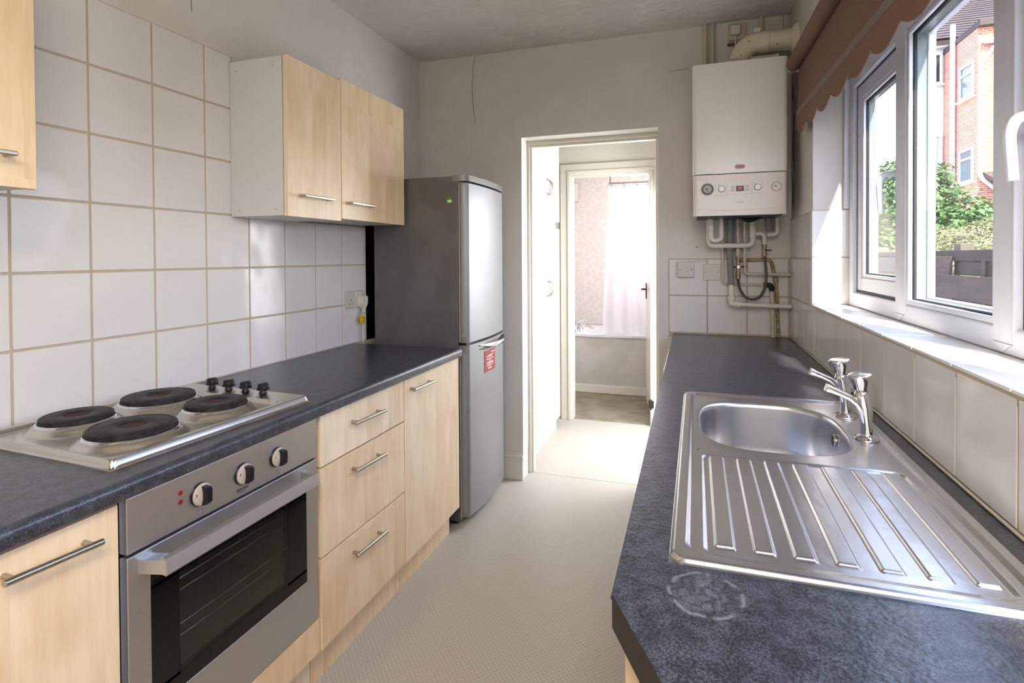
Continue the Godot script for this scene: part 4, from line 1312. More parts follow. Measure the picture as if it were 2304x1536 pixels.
func build_oven() -> void:
	var o := thing("built_in_oven", "stainless steel built-in oven with glass door under the hob", "oven", "", Vector3.ZERO)
	var z0 := -0.246
	var z1 := 0.340
	var X := 0.585
	# inside: an open-fronted box with wire shelf runners
	var g := Geo.new()
	g.box(Vector3(0.06, 0.27, z0 + 0.008), Vector3(0.08, 0.86, z1 - 0.008))
	g.box(Vector3(0.06, 0.27, z0 + 0.006), Vector3(0.56, 0.44, z1 - 0.008))
	g.box(Vector3(0.06, 0.66, z0 + 0.006), Vector3(0.56, 0.86, z1 - 0.008))
	g.box(Vector3(0.06, 0.30, z0 + 0.008), Vector3(0.56, 0.70, z0 + 0.09))
	g.box(Vector3(0.06, 0.30, z1 - 0.09), Vector3(0.56, 0.70, z1 - 0.008))
	put("cavity", g, mat(Color(0.30, 0.30, 0.27), 0.5), o)
	var ctl := put("control_panel", bx(Vector3(0.562, 0.750, z0), Vector3(X, 0.866, z1), 0.003), M.steel, o)
	put("trim_line", bx(Vector3(0.562, 0.8655, z0), Vector3(X - 0.004, 0.8675, z1), 0.001), M.black, ctl)
	# door as a steel frame round black glass
	g = Geo.new()
	g.box(Vector3(0.562, 0.692, z0), Vector3(X, 0.745, z1), 0.003)
	g.box(Vector3(0.562, 0.262, z0), Vector3(X, 0.400, z1), 0.003)
	g.box(Vector3(0.562, 0.395, z0), Vector3(X, 0.697, -0.196), 0.003)
	g.box(Vector3(0.562, 0.395, 0.288), Vector3(X, 0.697, z1), 0.003)
	var door := put("door", g, M.steel, o)
	g = Geo.new()
	g.box(Vector3(0.568, 0.655, -0.197), Vector3(X - 0.0015, 0.693, 0.289), 0.0)
	g.box(Vector3(0.568, 0.399, -0.197), Vector3(X - 0.0015, 0.437, 0.289), 0.0)
	g.box(Vector3(0.568, 0.43, -0.197), Vector3(X - 0.0015, 0.66, -0.118), 0.0)
	g.box(Vector3(0.568, 0.43, 0.222), Vector3(X - 0.0015, 0.66, 0.289), 0.0)
	put("glass_border", g, M.oven_glass, door)
	var tint := mat(Color(0.06, 0.065, 0.06, 0.35), 0.03)
	tint.transparency = BaseMaterial3D.TRANSPARENCY_ALPHA
	put("window_glass", bx(Vector3(0.576, 0.436, -0.119), Vector3(X - 0.002, 0.656, 0.223)), tint, door)
	for y in [0.485, 0.512, 0.59, 0.617]:
		put("shelf_runner", Geo.new().tube([Vector3(0.545, y, z0 + 0.10), Vector3(0.545, y, z1 - 0.10)], 0.0028, 0, 8), M.chrome, o)
	# handle
	g = Geo.new()
	g.prism(PackedVector2Array([Vector2(0.618, 0.702), Vector2(0.640, 0.698), Vector2(0.646, 0.704), Vector2(0.640, 0.733), Vector2(0.632, 0.737), Vector2(0.618, 0.728)]), -0.178, 0.300, Transform3D(), false)
	for s in [[0.300, 0.316, 0.270], [-0.178, -0.190, -0.160]]:
		g.prism(PackedVector2Array([Vector2(0.584, s[1]), Vector2(0.640, s[0]), Vector2(0.640, s[2]), Vector2(0.584, s[2] + (s[1] - s[0]))]), -0.731, -0.702, Transform3D(Basis(Vector3.RIGHT, Vector3(0, 0, 1), Vector3(0, -1, 0)), Vector3.ZERO))
	put("door_handle", g, M.steel, door)
	# knobs, lamps and print
	var fx := Basis(Vector3(0, 0, -1), Vector3.UP, Vector3(1, 0, 0))
	var out := Basis(Vector3.UP, Vector3(1, 0, 0), Vector3(0, 0, -1))
	for q in [[0.167, 0.806, "50"], [0.041, 0.806, "15"], [-0.079, 0.807, "0"]]:
		var kn := put("knob", Geo.new().lathe([Vector2(0.0, 0.0), Vector2(0.0255, 0.0), Vector2(0.026, 0.006), Vector2(0.0235, 0.011), Vector2(0.012, 0.015), Vector2(0.0, 0.016)], 36, Transform3D(out, Vector3.ZERO)), M.knob_cream, ctl, Transform3D(Basis(), Vector3(X, q[1], q[0])))
		put("rim", Geo.new().lathe([Vector2(0.0268, 0.0), Vector2(0.0272, 0.004), Vector2(0.0258, 0.0065)], 36, Transform3D(out, Vector3.ZERO)), M.knob_dark, kn)
		g = Geo.new().prism(PackedVector2Array([Vector2(0.010, -0.023), Vector2(0.024, -0.020), Vector2(0.029, -0.014), Vector2(0.030, 0.014), Vector2(0.026, 0.019), Vector2(0.012, 0.021)]), -0.0065, 0.0065, Transform3D())
		put("grip", g, M.knob_dark, kn)
		words(q[2], 0.0075, M.ink, kn, Vector3(0.0125, 0.004, 0.0165), fx)
		g = Geo.new()
		for e in [[-0.006, -0.0365, 0.006, -0.0355], [-0.006, -0.0465, 0.006, -0.0455], [-0.006, -0.0465, -0.005, -0.0355], [0.005, -0.0465, 0.006, -0.0355]]:
			g.box(Vector3(0, e[1], e[0]), Vector3(0.0005, e[3], e[2]))
		put("symbol", g, M.grey_ink, kn)
	for y in [0.829, 0.809]:
		put("indicator_lamp", Geo.new().lathe([Vector2(0, 0), Vector2(0.0058, 0), Vector2(0.0052, 0.002), Vector2(0, 0.003)], 18, Transform3D(out, Vector3(X - 0.0005, y, 0.218))), M.red, ctl)
	words("ZANUSSI", 0.0070, M.ink, ctl, Vector3(X, 0.7685, 0.043), fx, true)
	words("B U I L T - I N", 0.0026, M.ink, ctl, Vector3(X, 0.7615, 0.043), fx)

# ---------------------------------------------------------------- wall cabinets
func build_wall_cabinets() -> void:
	var grp := "maple wall cupboards above the left worktop"
	var list := [
		["wall_cabinet", "white-sided wall cupboard with one narrow maple door", -0.832, -0.512, 1.502, 2.082, M.wood, -0.567, -0.744, 1.578],
		["wall_cabinet", "wider maple wall cupboard whose end meets the fridge", -1.356, -0.835, 1.512, 2.094, M.wood_b, -0.862, -1.046, 1.577],
		["wall_cabinet", "maple wall cupboard at the upper left edge of the view, nearest the viewer", 0.292, 0.82, 1.505, 2.09, M.wood_c, 0.53, 0.347, 1.571]]
	for q in list:
		var c := thing(q[0], q[1], "cabinet", grp, Vector3.ZERO)
		var body := put("carcass", bx(Vector3(0.0015, q[4], q[2]), Vector3(0.240, q[5], q[3]), 0.001), M.melamine, c)
		var d := put("door", bx(Vector3(0.2435, q[4] - 0.003, q[2] + 0.0015), Vector3(0.262, q[5] + 0.001, q[3] - 0.001), 0.0015), q[6], c)
		var g := Geo.new()
		g.box(Vector3(0.286, q[9] - 0.005, minf(q[7], q[8])), Vector3(0.297, q[9] + 0.005, maxf(q[7], q[8])), 0.0035)
		for z in [q[7], q[8]]:
			var s := 0.012 if z == minf(q[7], q[8]) else -0.012
			g.box(Vector3(0.2615, q[9] - 0.005, minf(z, z + s)), Vector3(0.290, q[9] + 0.005, maxf(z, z + s)), 0.002)
		put("handle", g, M.nickel, d)
		if q[2] == -0.832:
			for w in [[0.03, 2.045], [0.20, 2.05], [0.04, 1.525], [0.205, 1.525]]:
				put("screw_cap", Geo.new().lathe([Vector2(0, 0.0015), Vector2(0.004, 0.0014), Vector2(0.0055, 0.0)], 14, Transform3D(Basis(Vector3.RIGHT, Vector3(0, 0, 1), Vector3(0, -1, 0)), Vector3(w[0], w[1], q[3]))), M.switch, body)

# ---------------------------------------------------------------- fridge
func fridge_plan(back: float, front: float, bulge: float, z0: float, z1: float) -> PackedVector2Array:
	var pl := PackedVector2Array([Vector2(back, z0), Vector2(back, z1)])
	var zc := (z0 + z1) * 0.5
	var hw := absf(z0 - z1) * 0.5
	for i in 41:
		var s := lerpf(1.0, -1.0, i / 40.0) if z1 > z0 else lerpf(-1.0, 1.0, i / 40.0)
		var r := 0.012
		var x := front + bulge * (1.0 - s * s)
		var edge := (1.0 - absf(s)) * hw
		if edge < r:
			x -= r - sqrt(maxf(r * r - (r - edge) * (r - edge), 0.0))
		pl.append(Vector2(x, zc + s * hw))
	return pl

func build_fridge() -> void:
	var f := thing("fridge_freezer", "tall silver fridge freezer with two bowed doors beside the doorway", "fridge", "", Vector3.ZERO)
	var z0 := -1.915
	var z1 := -1.382
	var up := Transform3D(Basis(Vector3.RIGHT, Vector3(0, 0, 1), Vector3(0, -1, 0)), Vector3.ZERO)
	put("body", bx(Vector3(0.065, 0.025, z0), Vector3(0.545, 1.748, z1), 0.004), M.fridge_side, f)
	put("gasket", bx(Vector3(0.543, 0.05, z0 + 0.012), Vector3(0.560, 1.715, z1 - 0.012), 0.002), M.rubber, f)
	put("gasket_lip", bx(Vector3(0.5475, 0.05, z0 + 0.004), Vector3(0.5525, 1.712, z1 - 0.003), 0.001), M.switch, f)
	for y in [[0.922, 1.712], [0.055, 0.908]]:
		var d := put("door", Geo.new().prism(fridge_plan(0.558, 0.592, 0.020, z1, z0), -y[1], -y[0], up, true), M.fridge_door, f)
		var g := Geo.new().prism(fridge_plan(0.556, 0.5905, 0.019, z1 + 0.0015, z0 - 0.0015), -(y[0] + 0.028 if y[0] > 0.5 else 0.075), -(y[0] - 0.001), up, true)
		put("bottom_trim", g, M.fridge_trim, d)
		var e: float = y[1]
		g = Geo.new().prism(fridge_plan(0.556, 0.5905, 0.019, z1 + 0.0015, z0 - 0.0015), -(e + 0.001), -(e - (0.012 if y[0] > 0.5 else 0.035)), up, true)
		put("top_trim", g, M.fridge_trim, d)
		if y[0] < 0.5:
			g = Geo.new()
			var rows := []
			for i in 25:
				var s := i / 24.0
				var z := lerpf(-1.50, -1.895, s)
				var q := (z - (z0 + z1) * 0.5) / 0.2665
				var x := 0.594 + 0.020 * (1.0 - q * q)
				var bow := 0.030 * sin(PI * pow(s, 1.5))
				var hgt := 0.004 + 0.022 * sin(PI * minf(s * 1.05, 1.0))
				var line := PackedVector3Array()
				for k in 12:
					var a := TAU * k / 12.0
					line.append(Vector3(x + bow + 0.008 * cos(a), 0.892 - 0.012 * sin(PI * s) + hgt * 0.5 * sin(a), z))
				rows.append(line)
			g.patch(rows, true, Vector3(0.61, 0.89, -1.7))
			put("handle", g, M.chrome, d)
			g = Geo.new().tube([Vector3(0.600, 0.872, -1.50), Vector3(0.614, 0.866, -1.62), Vector3(0.613, 0.872, -1.75), Vector3(0.603, 0.895, -1.88)], 0.007, 0.05, 8)
			put("grip_recess", g, M.black, d)
	put("divider", bx(Vector3(0.54, 0.906, z0 + 0.002), Vector3(0.585, 0.924, z1 - 0.002)), M.black, f)
	var cap := put("top_cap", Geo.new().prism(fridge_plan(0.515, 0.5945, 0.020, z1 + 0.003, z0 - 0.003), -1.752, -1.722, up, true), M.fridge_trim, f)
	put("badge", bx(Vector3(0.6118, 1.733, -1.70), Vector3(0.6132, 1.741, -1.655), 0.0005), M.chrome, cap)
	for z in [z0 + 0.05, z1 - 0.05]:
		put("foot", Geo.new().cyl(Vector3(0.50, 0, z), Vector3(0.50, 0.03, z), 0.02), M.rubber, f)
	put("vent_plinth", bx(Vector3(0.49, 0.012, z0 + 0.01), Vector3(0.53, 0.05, z1 - 0.01), 0.002), M.black, f)
	# energy sticker on the side: green disc with a pale lower half
	var at := Transform3D(Basis(Vector3.RIGHT, Vector3(0, 0, 1), Vector3(0, -1, 0)), Vector3(0.498, 1.630, z1))
	var st := put("round_sticker", Geo.new().lathe([Vector2(0, 0.0006), Vector2(0.0165, 0.0005), Vector2(0.017, 0)], 28, at), M.green, f)
	put("print", bx(Vector3(0.490, 1.619, z1 + 0.0004), Vector3(0.512, 1.631, z1 + 0.0012)), M.paper, st)
	# red paper label on the lower door
	var za := -1.562
	var zb := -1.716
	var surf := func(z: float) -> float:
		var q: float = (z + 1.6485) / 0.2665
		return 0.5925 + 0.020 * (1.0 - q * q)
	var pa := Vector3(surf.call(za) + 0.0006, 0.738, za)
	var pb := Vector3(surf.call(zb) + 0.0006, 0.738, zb)
	var dx := (pb - pa).normalized()
	var nn := dx.cross(Vector3.UP).normalized()
	var wd := pa.distance_to(pb)
	var tf := Transform3D(Basis(dx, Vector3.UP, nn), pa)
	var lb := put("red_label", bx(Vector3(0, 0, -0.0005), Vector3(wd, 0.114, 0.0008)), M.label_red, f, tf)
	var gg := Geo.new()
	for q in [[0.36, 0.083, 0.87, 0.003], [0.22, 0.075, 0.72, 0.006], [0.18, 0.063, 0.85, 0.004], [0.42, 0.054, 0.58, 0.005], [0.22, 0.040, 0.80, 0.009], [0.15, 0.032, 0.88, 0.0025], [0.3, 0.026, 0.7, 0.003], [0.33, 0.012, 0.66, 0.007]]:
		var x: float = q[0] * wd
		while x < q[2] * wd:
			var l := 0.003 + 0.004 * rng.randf()
			gg.box(Vector3(x, q[1], 0.0008), Vector3(minf(x + l, q[2] * wd), q[1] + q[3], 0.0011))
			x += l + 0.0015
	gg.box(Vector3(0.64 * wd, 0.095, 0.0008), Vector3(0.96 * wd, 0.1005, 0.0011))
	put("print", gg, M.paper, lb)

# ---------------------------------------------------------------- boiler and pipework
func rounded_plan(x0: float, x1: float, z0: float, z1: float, r: float) -> PackedVector2Array:
	# rectangle in XZ whose two +Z corners are rounded
	var pl := PackedVector2Array([Vector2(x0, z0)])
	for i in 7:
		var a := PI - PI * 0.5 * i / 6.0
		pl.append(Vector2(x0 + r + r * cos(a), z1 - r + r * sin(a)))
	for i in 7:
		var a := PI * 0.5 - PI * 0.5 * i / 6.0
		pl.append(Vector2(x1 - r + r * cos(a), z1 - r + r * sin(a)))
	pl.append(Vector2(x1, z0))
	return pl

func build_boiler() -> void:
	var b := thing("wall_boiler", "white wall-mounted gas boiler with a control panel of dials in the far right corner", "boiler", "", Vector3(1.6475, 1.54, FAR - 0.008))
	var up := Transform3D(Basis(Vector3.RIGHT, Vector3(0, 0, 1), Vector3(0, -1, 0)), Vector3.ZERO)
	var W := 0.425
	var D := 0.310
	var g := Geo.new().prism(rounded_plan(0.0, W, 0.0, D, 0.022), -0.738, -0.203, up, true)
	put("case", g, M.boiler, b)
	var base := put("fascia", Geo.new().prism(rounded_plan(0.003, W - 0.003, 0.02, D - 0.002, 0.018), -0.199, 0.0, up, true), M.boiler_panel, b)
	var pz := D - 0.002
	# slightly proud panel with a bowed lower edge
	var pl := PackedVector2Array([Vector2(0.020, 0.170), Vector2(0.026, 0.040)])
	for i in 9:
		var s := i / 8.0
		pl.append(Vector2(lerpf(0.032, W - 0.034, s), 0.034 - 0.010 * sin(PI * s)))
	pl.append(Vector2(W - 0.022, 0.042)); pl.append(Vector2(W - 0.018, 0.172))
	put("control_panel", Geo.new().prism(pl, pz - 0.001, pz + 0.004), M.boiler_panel, base)
	var fz := pz + 0.004
	var out := Basis(Vector3.RIGHT, Vector3(0, 0, 1), Vector3(0, -1, 0))
	var disc := func(called: String, x: float, y: float, prof: Array, m: Material) -> MeshInstance3D:
		return put(called, Geo.new().lathe(prof, 40, Transform3D(out, Vector3(x, y, fz))), m, base)
	# timer dial
	disc.call("timer_bezel", 0.0695, 0.129, [Vector2(0.0, 0.001), Vector2(0.024, 0.001), Vector2(0.0245, 0.004), Vector2(0.029, 0.004), Vector2(0.030, 0.0)], M.fridge_trim)
	disc.call("timer_ring", 0.0695, 0.129, [Vector2(0.0, 0.0015), Vector2(0.0225, 0.0045), Vector2(0.025, 0.0045), Vector2(0.0255, 0.002)], M.ink)
	disc.call("timer_face", 0.0695, 0.129, [Vector2(0.0, 0.0062), Vector2(0.0205, 0.0058), Vector2(0.0215, 0.002)], mat(Color(0.62, 0.61, 0.59), 0.4))
	g = Geo.new()
	g.box(Vector3(-0.001, -0.001, 0), Vector3(0.009, 0.002, 0.0006), 0.0, Transform3D(Basis(Vector3(0, 0, 1), 2.6), Vector3(0.0695, 0.129, fz + 0.006)))
	g.box(Vector3(-0.001, -0.001, 0), Vector3(0.007, 0.002, 0.0006), 0.0, Transform3D(Basis(Vector3(0, 0, 1), 3.9), Vector3(0.0695, 0.129, fz + 0.006)))
	g.box(Vector3(0.062, 0.115, fz + 0.006), Vector3(0.066, 0.118, fz + 0.0066))
	g.box(Vector3(0.069, 0.114, fz + 0.006), Vector3(0.073, 0.117, fz + 0.0066))
	put("timer_hands", g, M.ink, base)
	# plates behind the knobs
	g = Geo.new()
	g.box(Vector3(0.107, 0.098, fz - 0.001), Vector3(0.157, 0.156, fz + 0.003), 0.0015)
	g.box(Vector3(0.160, 0.099, fz - 0.001), Vector3(0.268, 0.158, fz + 0.0015), 0.001)
	g.box(Vector3(0.270, 0.102, fz - 0.001), Vector3(0.317, 0.161, fz + 0.003), 0.0015)
	put("knob_plate", g, M.boiler_panel, base)
	for x in [0.1345, 0.2945]:
		disc.call("knob_ring", x, 0.128 + (0.002 if x > 0.2 else 0.0), [Vector2(0.0, 0.004), Vector2(0.0165, 0.0055), Vector2(0.017, 0.003)], M.fridge_trim)
		disc.call("knob", x, 0.128 + (0.002 if x > 0.2 else 0.0), [Vector2(0.0, 0.013), Vector2(0.0125, 0.0125), Vector2(0.0135, 0.011), Vector2(0.0145, 0.004)], M.boiler)
	put("display", bx(Vector3(0.199, 0.114, fz + 0.001), Vector3(0.234, 0.140, fz + 0.003), 0.001), M.display, base)
	words("77", 0.0095, M.digit, base, Vector3(0.2165, 0.127, fz + 0.0031), Basis())
	g = Geo.new()
	for q in [[0.174, 0.129], [0.174, 0.114], [0.239, 0.131], [0.239, 0.115]]:
		for e in [[0, 0, 0.019, 0.0007], [0, 0.0113, 0.019, 0.012], [0, 0, 0.0007, 0.012], [0.0183, 0, 0.019, 0.012], [0.004, 0.0045, 0.015, 0.0075]]:
			g.box(Vector3(q[0] + e[0], q[1] + e[1], fz + 0.001), Vector3(q[0] + e[2], q[1] + e[3], fz + 0.0018))
	g.box(Vector3(0.119, 0.146, fz + 0.003), Vector3(0.123, 0.150, fz + 0.0036))
	g.box(Vector3(0.278, 0.149, fz + 0.003), Vector3(0.282, 0.153, fz + 0.0036))
	put("button_print", g, M.grey_ink, base)
	# pressure gauge
	disc.call("gauge_bezel", 0.376, 0.130, [Vector2(0.0, 0.003), Vector2(0.019, 0.003), Vector2(0.0205, 0.0055), Vector2(0.0225, 0.004), Vector2(0.023, 0.0)], mat(Color(0.74, 0.76, 0.77), 0.3))
	disc.call("gauge_face", 0.376, 0.130, [Vector2(0.0, 0.0036), Vector2(0.0188, 0.0036)], M.paper)
	put("gauge_needle", Geo.new().box(Vector3(-0.002, -0.0015, 0), Vector3(0.013, 0.0015, 0.001), 0.0, Transform3D(Basis(Vector3(0, 0, 1), 2.85), Vector3(0.376, 0.130, fz + 0.0036))), M.ink, base)
	# badge
	var bp := PackedVector2Array()
	for i in 28:
		var a := TAU * i / 28.0
		bp.append(Vector2(0.2165 + 0.012 * signf(cos(a)) + 0.0115 * cos(a), 0.2325 + 0.0105 * sin(a)))
	var badge := put("badge", Geo.new().prism(bp, D, D + 0.002), mat(Color(0.60, 0.56, 0.57), 0.35), b)
	words("Alpha", 0.0100, M.label_red, badge, Vector3(0.2165, 0.2325, D + 0.0021), Basis(), true)
	words("InTec 28X", 0.0045, M.grey_ink, base, Vector3(0.2165, 0.062, fz), Basis(), true)
	put("underside", bx(Vector3(0.02, -0.004, 0.03), Vector3(W - 0.02, 0.004, D - 0.03)), M.black, b)
	g = Geo.new()
	g.box(Vector3(0.15, 0.736, 0.14), Vector3(0.23, 0.775, 0.24), 0.004)
	g.box(Vector3(0.27, 0.736, 0.12), Vector3(0.40, 0.782, 0.22), 0.004)
	put("top_fitting", g, M.pipe_paint, b)
	# flue
	var f := thing("boiler_flue", "cream flue pipe bending from the boiler top into the right wall", "pipe", "", Vector3.ZERO)
	var pts := [Vector3(1.872, 2.275, -1.885)]
	for i in 15:
		var a := PI - PI * 0.5 * i / 14.0
		pts.append(Vector3(1.964 + 0.092 * cos(a), 2.312 + 0.092 * sin(a), -1.885))
	pts.append(Vector3(2.135, 2.404, -1.885))
	put("duct", Geo.new().tube(pts, 0.053, 0.0, 32, false), M.flue, f)
	put("collar", Geo.new().cyl(Vector3(1.872, 2.272, -1.885), Vector3(1.872, 2.300, -1.885), 0.060, 0.056, 32), M.flue, f)
	put("joint", Geo.new().cyl(Vector3(1.968, 2.404, -1.885), Vector3(2.006, 2.404, -1.885), 0.0555, -1, 32, 0.002), M.flue, f)
	put("wall_plate", Geo.new().lathe([Vector2(0.05, 0.028), Vector2(0.060, 0.022), Vector2(0.074, 0.008), Vector2(0.080, 0.0)], 32, Transform3D(Basis(Vector3(0, 0, -1), Vector3(-1, 0, 0), Vector3(0, 1, 0)), Vector3(2.132, 2.404, -1.885))), M.flue, f)
	var br := put("bracket", bx(Vector3(1.935, 2.450, -1.91), Vector3(1.968, 2.474, -1.86), 0.003), M.pipe_white, f)
	for q in [[1.912, 2.40], [1.99, 2.415], [2.04, 2.372], [1.875, 2.335]]:
		put("screw", Geo.new().lathe([Vector2(0, 0.002), Vector2(0.0035, 0.0015), Vector2(0.004, 0)], 10, Transform3D(out, Vector3(q[0], q[1], -1.8335))), M.grey_ink, br)

func pipe(called: String, label: String, pts: Array, r: float, m: Material, rad := 0.02, cat := "pipe") -> Node3D:
	var p := thing(called, label, cat, "", Vector3.ZERO)
	put("run", Geo.new().tube(pts, r, rad, 14), m, p)
	return p

func ring(parent: Node, called: String, a: Vector3, b: Vector3, r: float, m: Material, seg := 14) -> void:
	put(called, Geo.new().cyl(a, b, r, -1, seg, minf(0.002, r * 0.2)), m, parent)

func build_pipes() -> void:
	var z := -1.975
	var p := pipe("condensate_pipe", "thick white pipe looping level below the boiler", [Vector3(1.728, 1.545, z), Vector3(1.728, 1.398, z), Vector3(1.942, 1.398, z), Vector3(1.942, 1.545, z)], 0.0135, M.pipe_white, 0.03)
	ring(p, "socket", Vector3(1.942, 1.44, z), Vector3(1.942, 1.50, z), 0.0155, M.pipe_white)
	var zt := -1.940
	p = pipe("trap_pipe", "short white U-bend hanging at the left under the boiler", [Vector3(1.738, 1.545, zt), Vector3(1.738, 1.425, zt), Vector3(1.788, 1.425, zt), Vector3(1.788, 1.545, zt)], 0.0125, M.pipe_white, 0.028)
	ring(p, "socket", Vector3(1.738, 1.48, zt), Vector3(1.738, 1.51, zt), 0.0145, M.pipe_white)
	p = pipe("branch_pipe", "white pipe elbowing right and down to the upper brass valve", [Vector3(1.956, 1.458, z), Vector3(1.995, 1.458, z), Vector3(1.998, 1.402, z)], 0.0105, M.pipe_white, 0.02)
	p = pipe("corner_pipe", "white pipe dropping at the right end of the boiler and elbowing left", [Vector3(2.058, 1.545, z), Vector3(2.058, 1.452, z), Vector3(2.010, 1.452, z)], 0.0115, M.pipe_white, 0.025)
	var zg := -2.0345
	p = pipe("gas_pipe", "slim cream pipe running down left of the fat grey tube", [Vector3(1.797, 1.545, zg), Vector3(1.799, 1.195, zg), Vector3(1.83, 1.192, zg), Vector3(1.99, 1.192, zg)], 0.0085, M.pipe_paint, 0.02)
	var zl := -2.006
	p = pipe("lagged_pipe", "fat grey lagged tube dropping to a white plastic elbow", [Vector3(1.835, 1.545, zl), Vector3(1.832, 1.40, zl), Vector3(1.840, 1.19, zl)], 0.0165, M.pipe_grey, 0.0)
	var zw := -1.998
	ring(p, "fitting", Vector3(1.840, 1.192, zl + 0.002), Vector3(1.840, 1.125, zw), 0.0135, M.plug)
	ring(p, "nut", Vector3(1.840, 1.136, zw), Vector3(1.840, 1.110, zw), 0.019, M.plug)
	zw = -1.978
	put("elbow", Geo.new().tube([Vector3(1.840, 1.115, -1.998), Vector3(1.840, 1.090, -1.992), Vector3(1.875, 1.090, zw)], 0.0155, 0.012, 14), M.plug, p)
	ring(p, "nut", Vector3(1.868, 1.090, zw), Vector3(1.886, 1.090, zw), 0.0185, M.plug)
	put("waste_run", Geo.new().tube([Vector3(1.88, 1.090, zw), Vector3(2.1225, 1.084, zw)], 0.0125, 0, 14), M.pipe_white, p)
	var lag := mat(Color(0.60, 0.60, 0.64), 0.7)
	p = pipe("lagged_tube", "pale blue-grey lagged tube close against the wall behind the pipes", [Vector3(1.862, 1.545, -2.030), Vector3(1.862, 1.40, -2.030)], 0.0125, lag, 0.0)
	p = pipe("lagged_tube", "wide pale lagged tube at the right behind the corner pipe", [Vector3(2.022, 1.545, -2.022), Vector3(2.026, 1.475, -2.022)], 0.0165, lag, 0.0)
	var zv := -2.004
	p = pipe("flow_pipe", "cream pipe passing behind the white loop to the lower brass valve", [Vector3(1.871, 1.545, zv), Vector3(1.874, 1.33, zv)], 0.0085, M.pipe_paint, 0.0)
	ring(p, "sleeve", Vector3(1.873, 1.382, zv), Vector3(1.873, 1.34, zv), 0.0115, M.pipe_paint)
	ring(p, "compression_nut", Vector3(1.8735, 1.335, zv), Vector3(1.8735, 1.318, zv), 0.0125, M.brass, 6)
	ring(p, "valve_body", Vector3(1.8735, 1.318, zv), Vector3(1.8735, 1.236, zv), 0.0095, M.brass)
	ring(p, "compression_nut", Vector3(1.8735, 1.262, zv), Vector3(1.8735, 1.244, zv), 0.0130, M.brass, 6)
	ring(p, "compression_nut", Vector3(1.8735, 1.240, zv), Vector3(1.8735, 1.222, zv), 0.0125, M.brass, 6)
	put("valve_lever", Geo.new().tube([Vector3(1.848, 1.286, zv + 0.016), Vector3(1.902, 1.287, zv + 0.016)], 0.0035, 0, 8), M.rubber, p)
	put("valve_hub", Geo.new().cyl(Vector3(1.8735, 1.286, zv), Vector3(1.8735, 1.286, zv + 0.022), 0.0080), M.chrome, p)
	p = pipe("return_pipe", "cream pipe turning right into the side wall at mid height", [Vector3(1.905, 1.545, zv), Vector3(1.906, 1.248, zv), Vector3(2.1225, 1.246, zv)], 0.0085, M.pipe_paint, 0.025)
	var zk := -2.029
	p = pipe("link_pipe", "stained pipe running right from the lower valve then down to the worktop", [Vector3(1.890, 1.321, zk), Vector3(2.034, 1.324, zk), Vector3(2.050, 1.245, zk), Vector3(2.058, 1.21, zk), Vector3(2.070, 0.921, zk)], 0.0095, M.pipe_dirty, 0.025)
	ring(p, "compression_nut", Vector3(2.056, 1.228, zk), Vector3(2.0585, 1.206, zk), 0.0130, M.brass, 6)
	ring(p, "end_nut", Vector3(1.886, 1.321, zk), Vector3(1.898, 1.321, zk), 0.0115, M.brass, 6)
	var zr := -2.012
	p = pipe("riser_pipe", "cream riser standing in the corner on the worktop, left of the stained pipe", [Vector3(2.036, 1.175, zr), Vector3(2.042, 0.921, zr)], 0.0105, M.pipe_paint, 0.0)
	put("black_elbow", Geo.new().tube([Vector3(1.998, 1.192, zr - 0.006), Vector3(2.034, 1.192, zr), Vector3(2.0355, 1.160, zr)], 0.0125, 0.012, 12), M.rubber, p)
	p = thing("filling_loop", "black braided filling hose looping between the two brass valves", "hose", "", Vector3.ZERO)
	put("hose", Geo.new().tube([Vector3(1.8735, 1.221, zv), Vector3(1.879, 1.17, zv + 0.022), Vector3(1.905, 1.128, zv + 0.034), Vector3(1.940, 1.116, zv + 0.038), Vector3(1.975, 1.130, zv + 0.040), Vector3(2.001, 1.18, zv + 0.040), Vector3(2.006, 1.25, zv + 0.038), Vector3(1.999, 1.345, z)], 0.0068, 0.05, 12), M.braid, p)
	ring(p, "valve_body", Vector3(1.998, 1.340, z), Vector3(1.998, 1.392, z), 0.0095, M.brass)
	ring(p, "compression_nut", Vector3(1.998, 1.345, z), Vector3(1.998, 1.358, z), 0.0125, M.brass, 6)
	ring(p, "compression_nut", Vector3(1.998, 1.385, z), Vector3(1.998, 1.401, z), 0.0125, M.brass, 6)
	put("valve_lever", Geo.new().tube([Vector3(1.998, 1.372, z + 0.014), Vector3(2.028, 1.372, z + 0.014)], 0.0035, 0, 8), M.rubber, p)
	p = thing("cable_bundle", "bundle of black cables tucked under the boiler", "cable", "", Vector3.ZERO)
	var rr := RandomNumberGenerator.new()
	rr.seed = 4
	for k in 7:
		var a := 1.86 + 0.02 * rr.randf()
		var e := 1.985 - 0.03 * rr.randf()
		var dp := 1.513 + 0.02 * rr.randf()
		var zz := z + 0.03 + 0.08 * rr.randf()
		put("cable", Geo.new().tube([Vector3(a, 1.539, zz), Vector3(lerpf(a, e, 0.3), dp, zz), Vector3(lerpf(a, e, 0.7), dp - 0.003, zz), Vector3(e, 1.539, zz)], 0.0032, 0.05, 7), M.rubber, p)
	# above the boiler
	var grp := "painted pipes rising to the ceiling left of the flue"
	p = pipe("ceiling_pipe", "thicker cream pipe rising to the ceiling behind the boiler, the left of the pair", [Vector3(1.711, 2.25, -2.026), Vector3(1.712, CEIL, -2.026)], 0.0125, M.pipe_paint, 0.0)
	tag(p, "", "", grp)
	ring(p, "clip", Vector3(1.7115, 2.33, -2.026), Vector3(1.7115, 2.342, -2.026), 0.0145, M.pipe_paint)
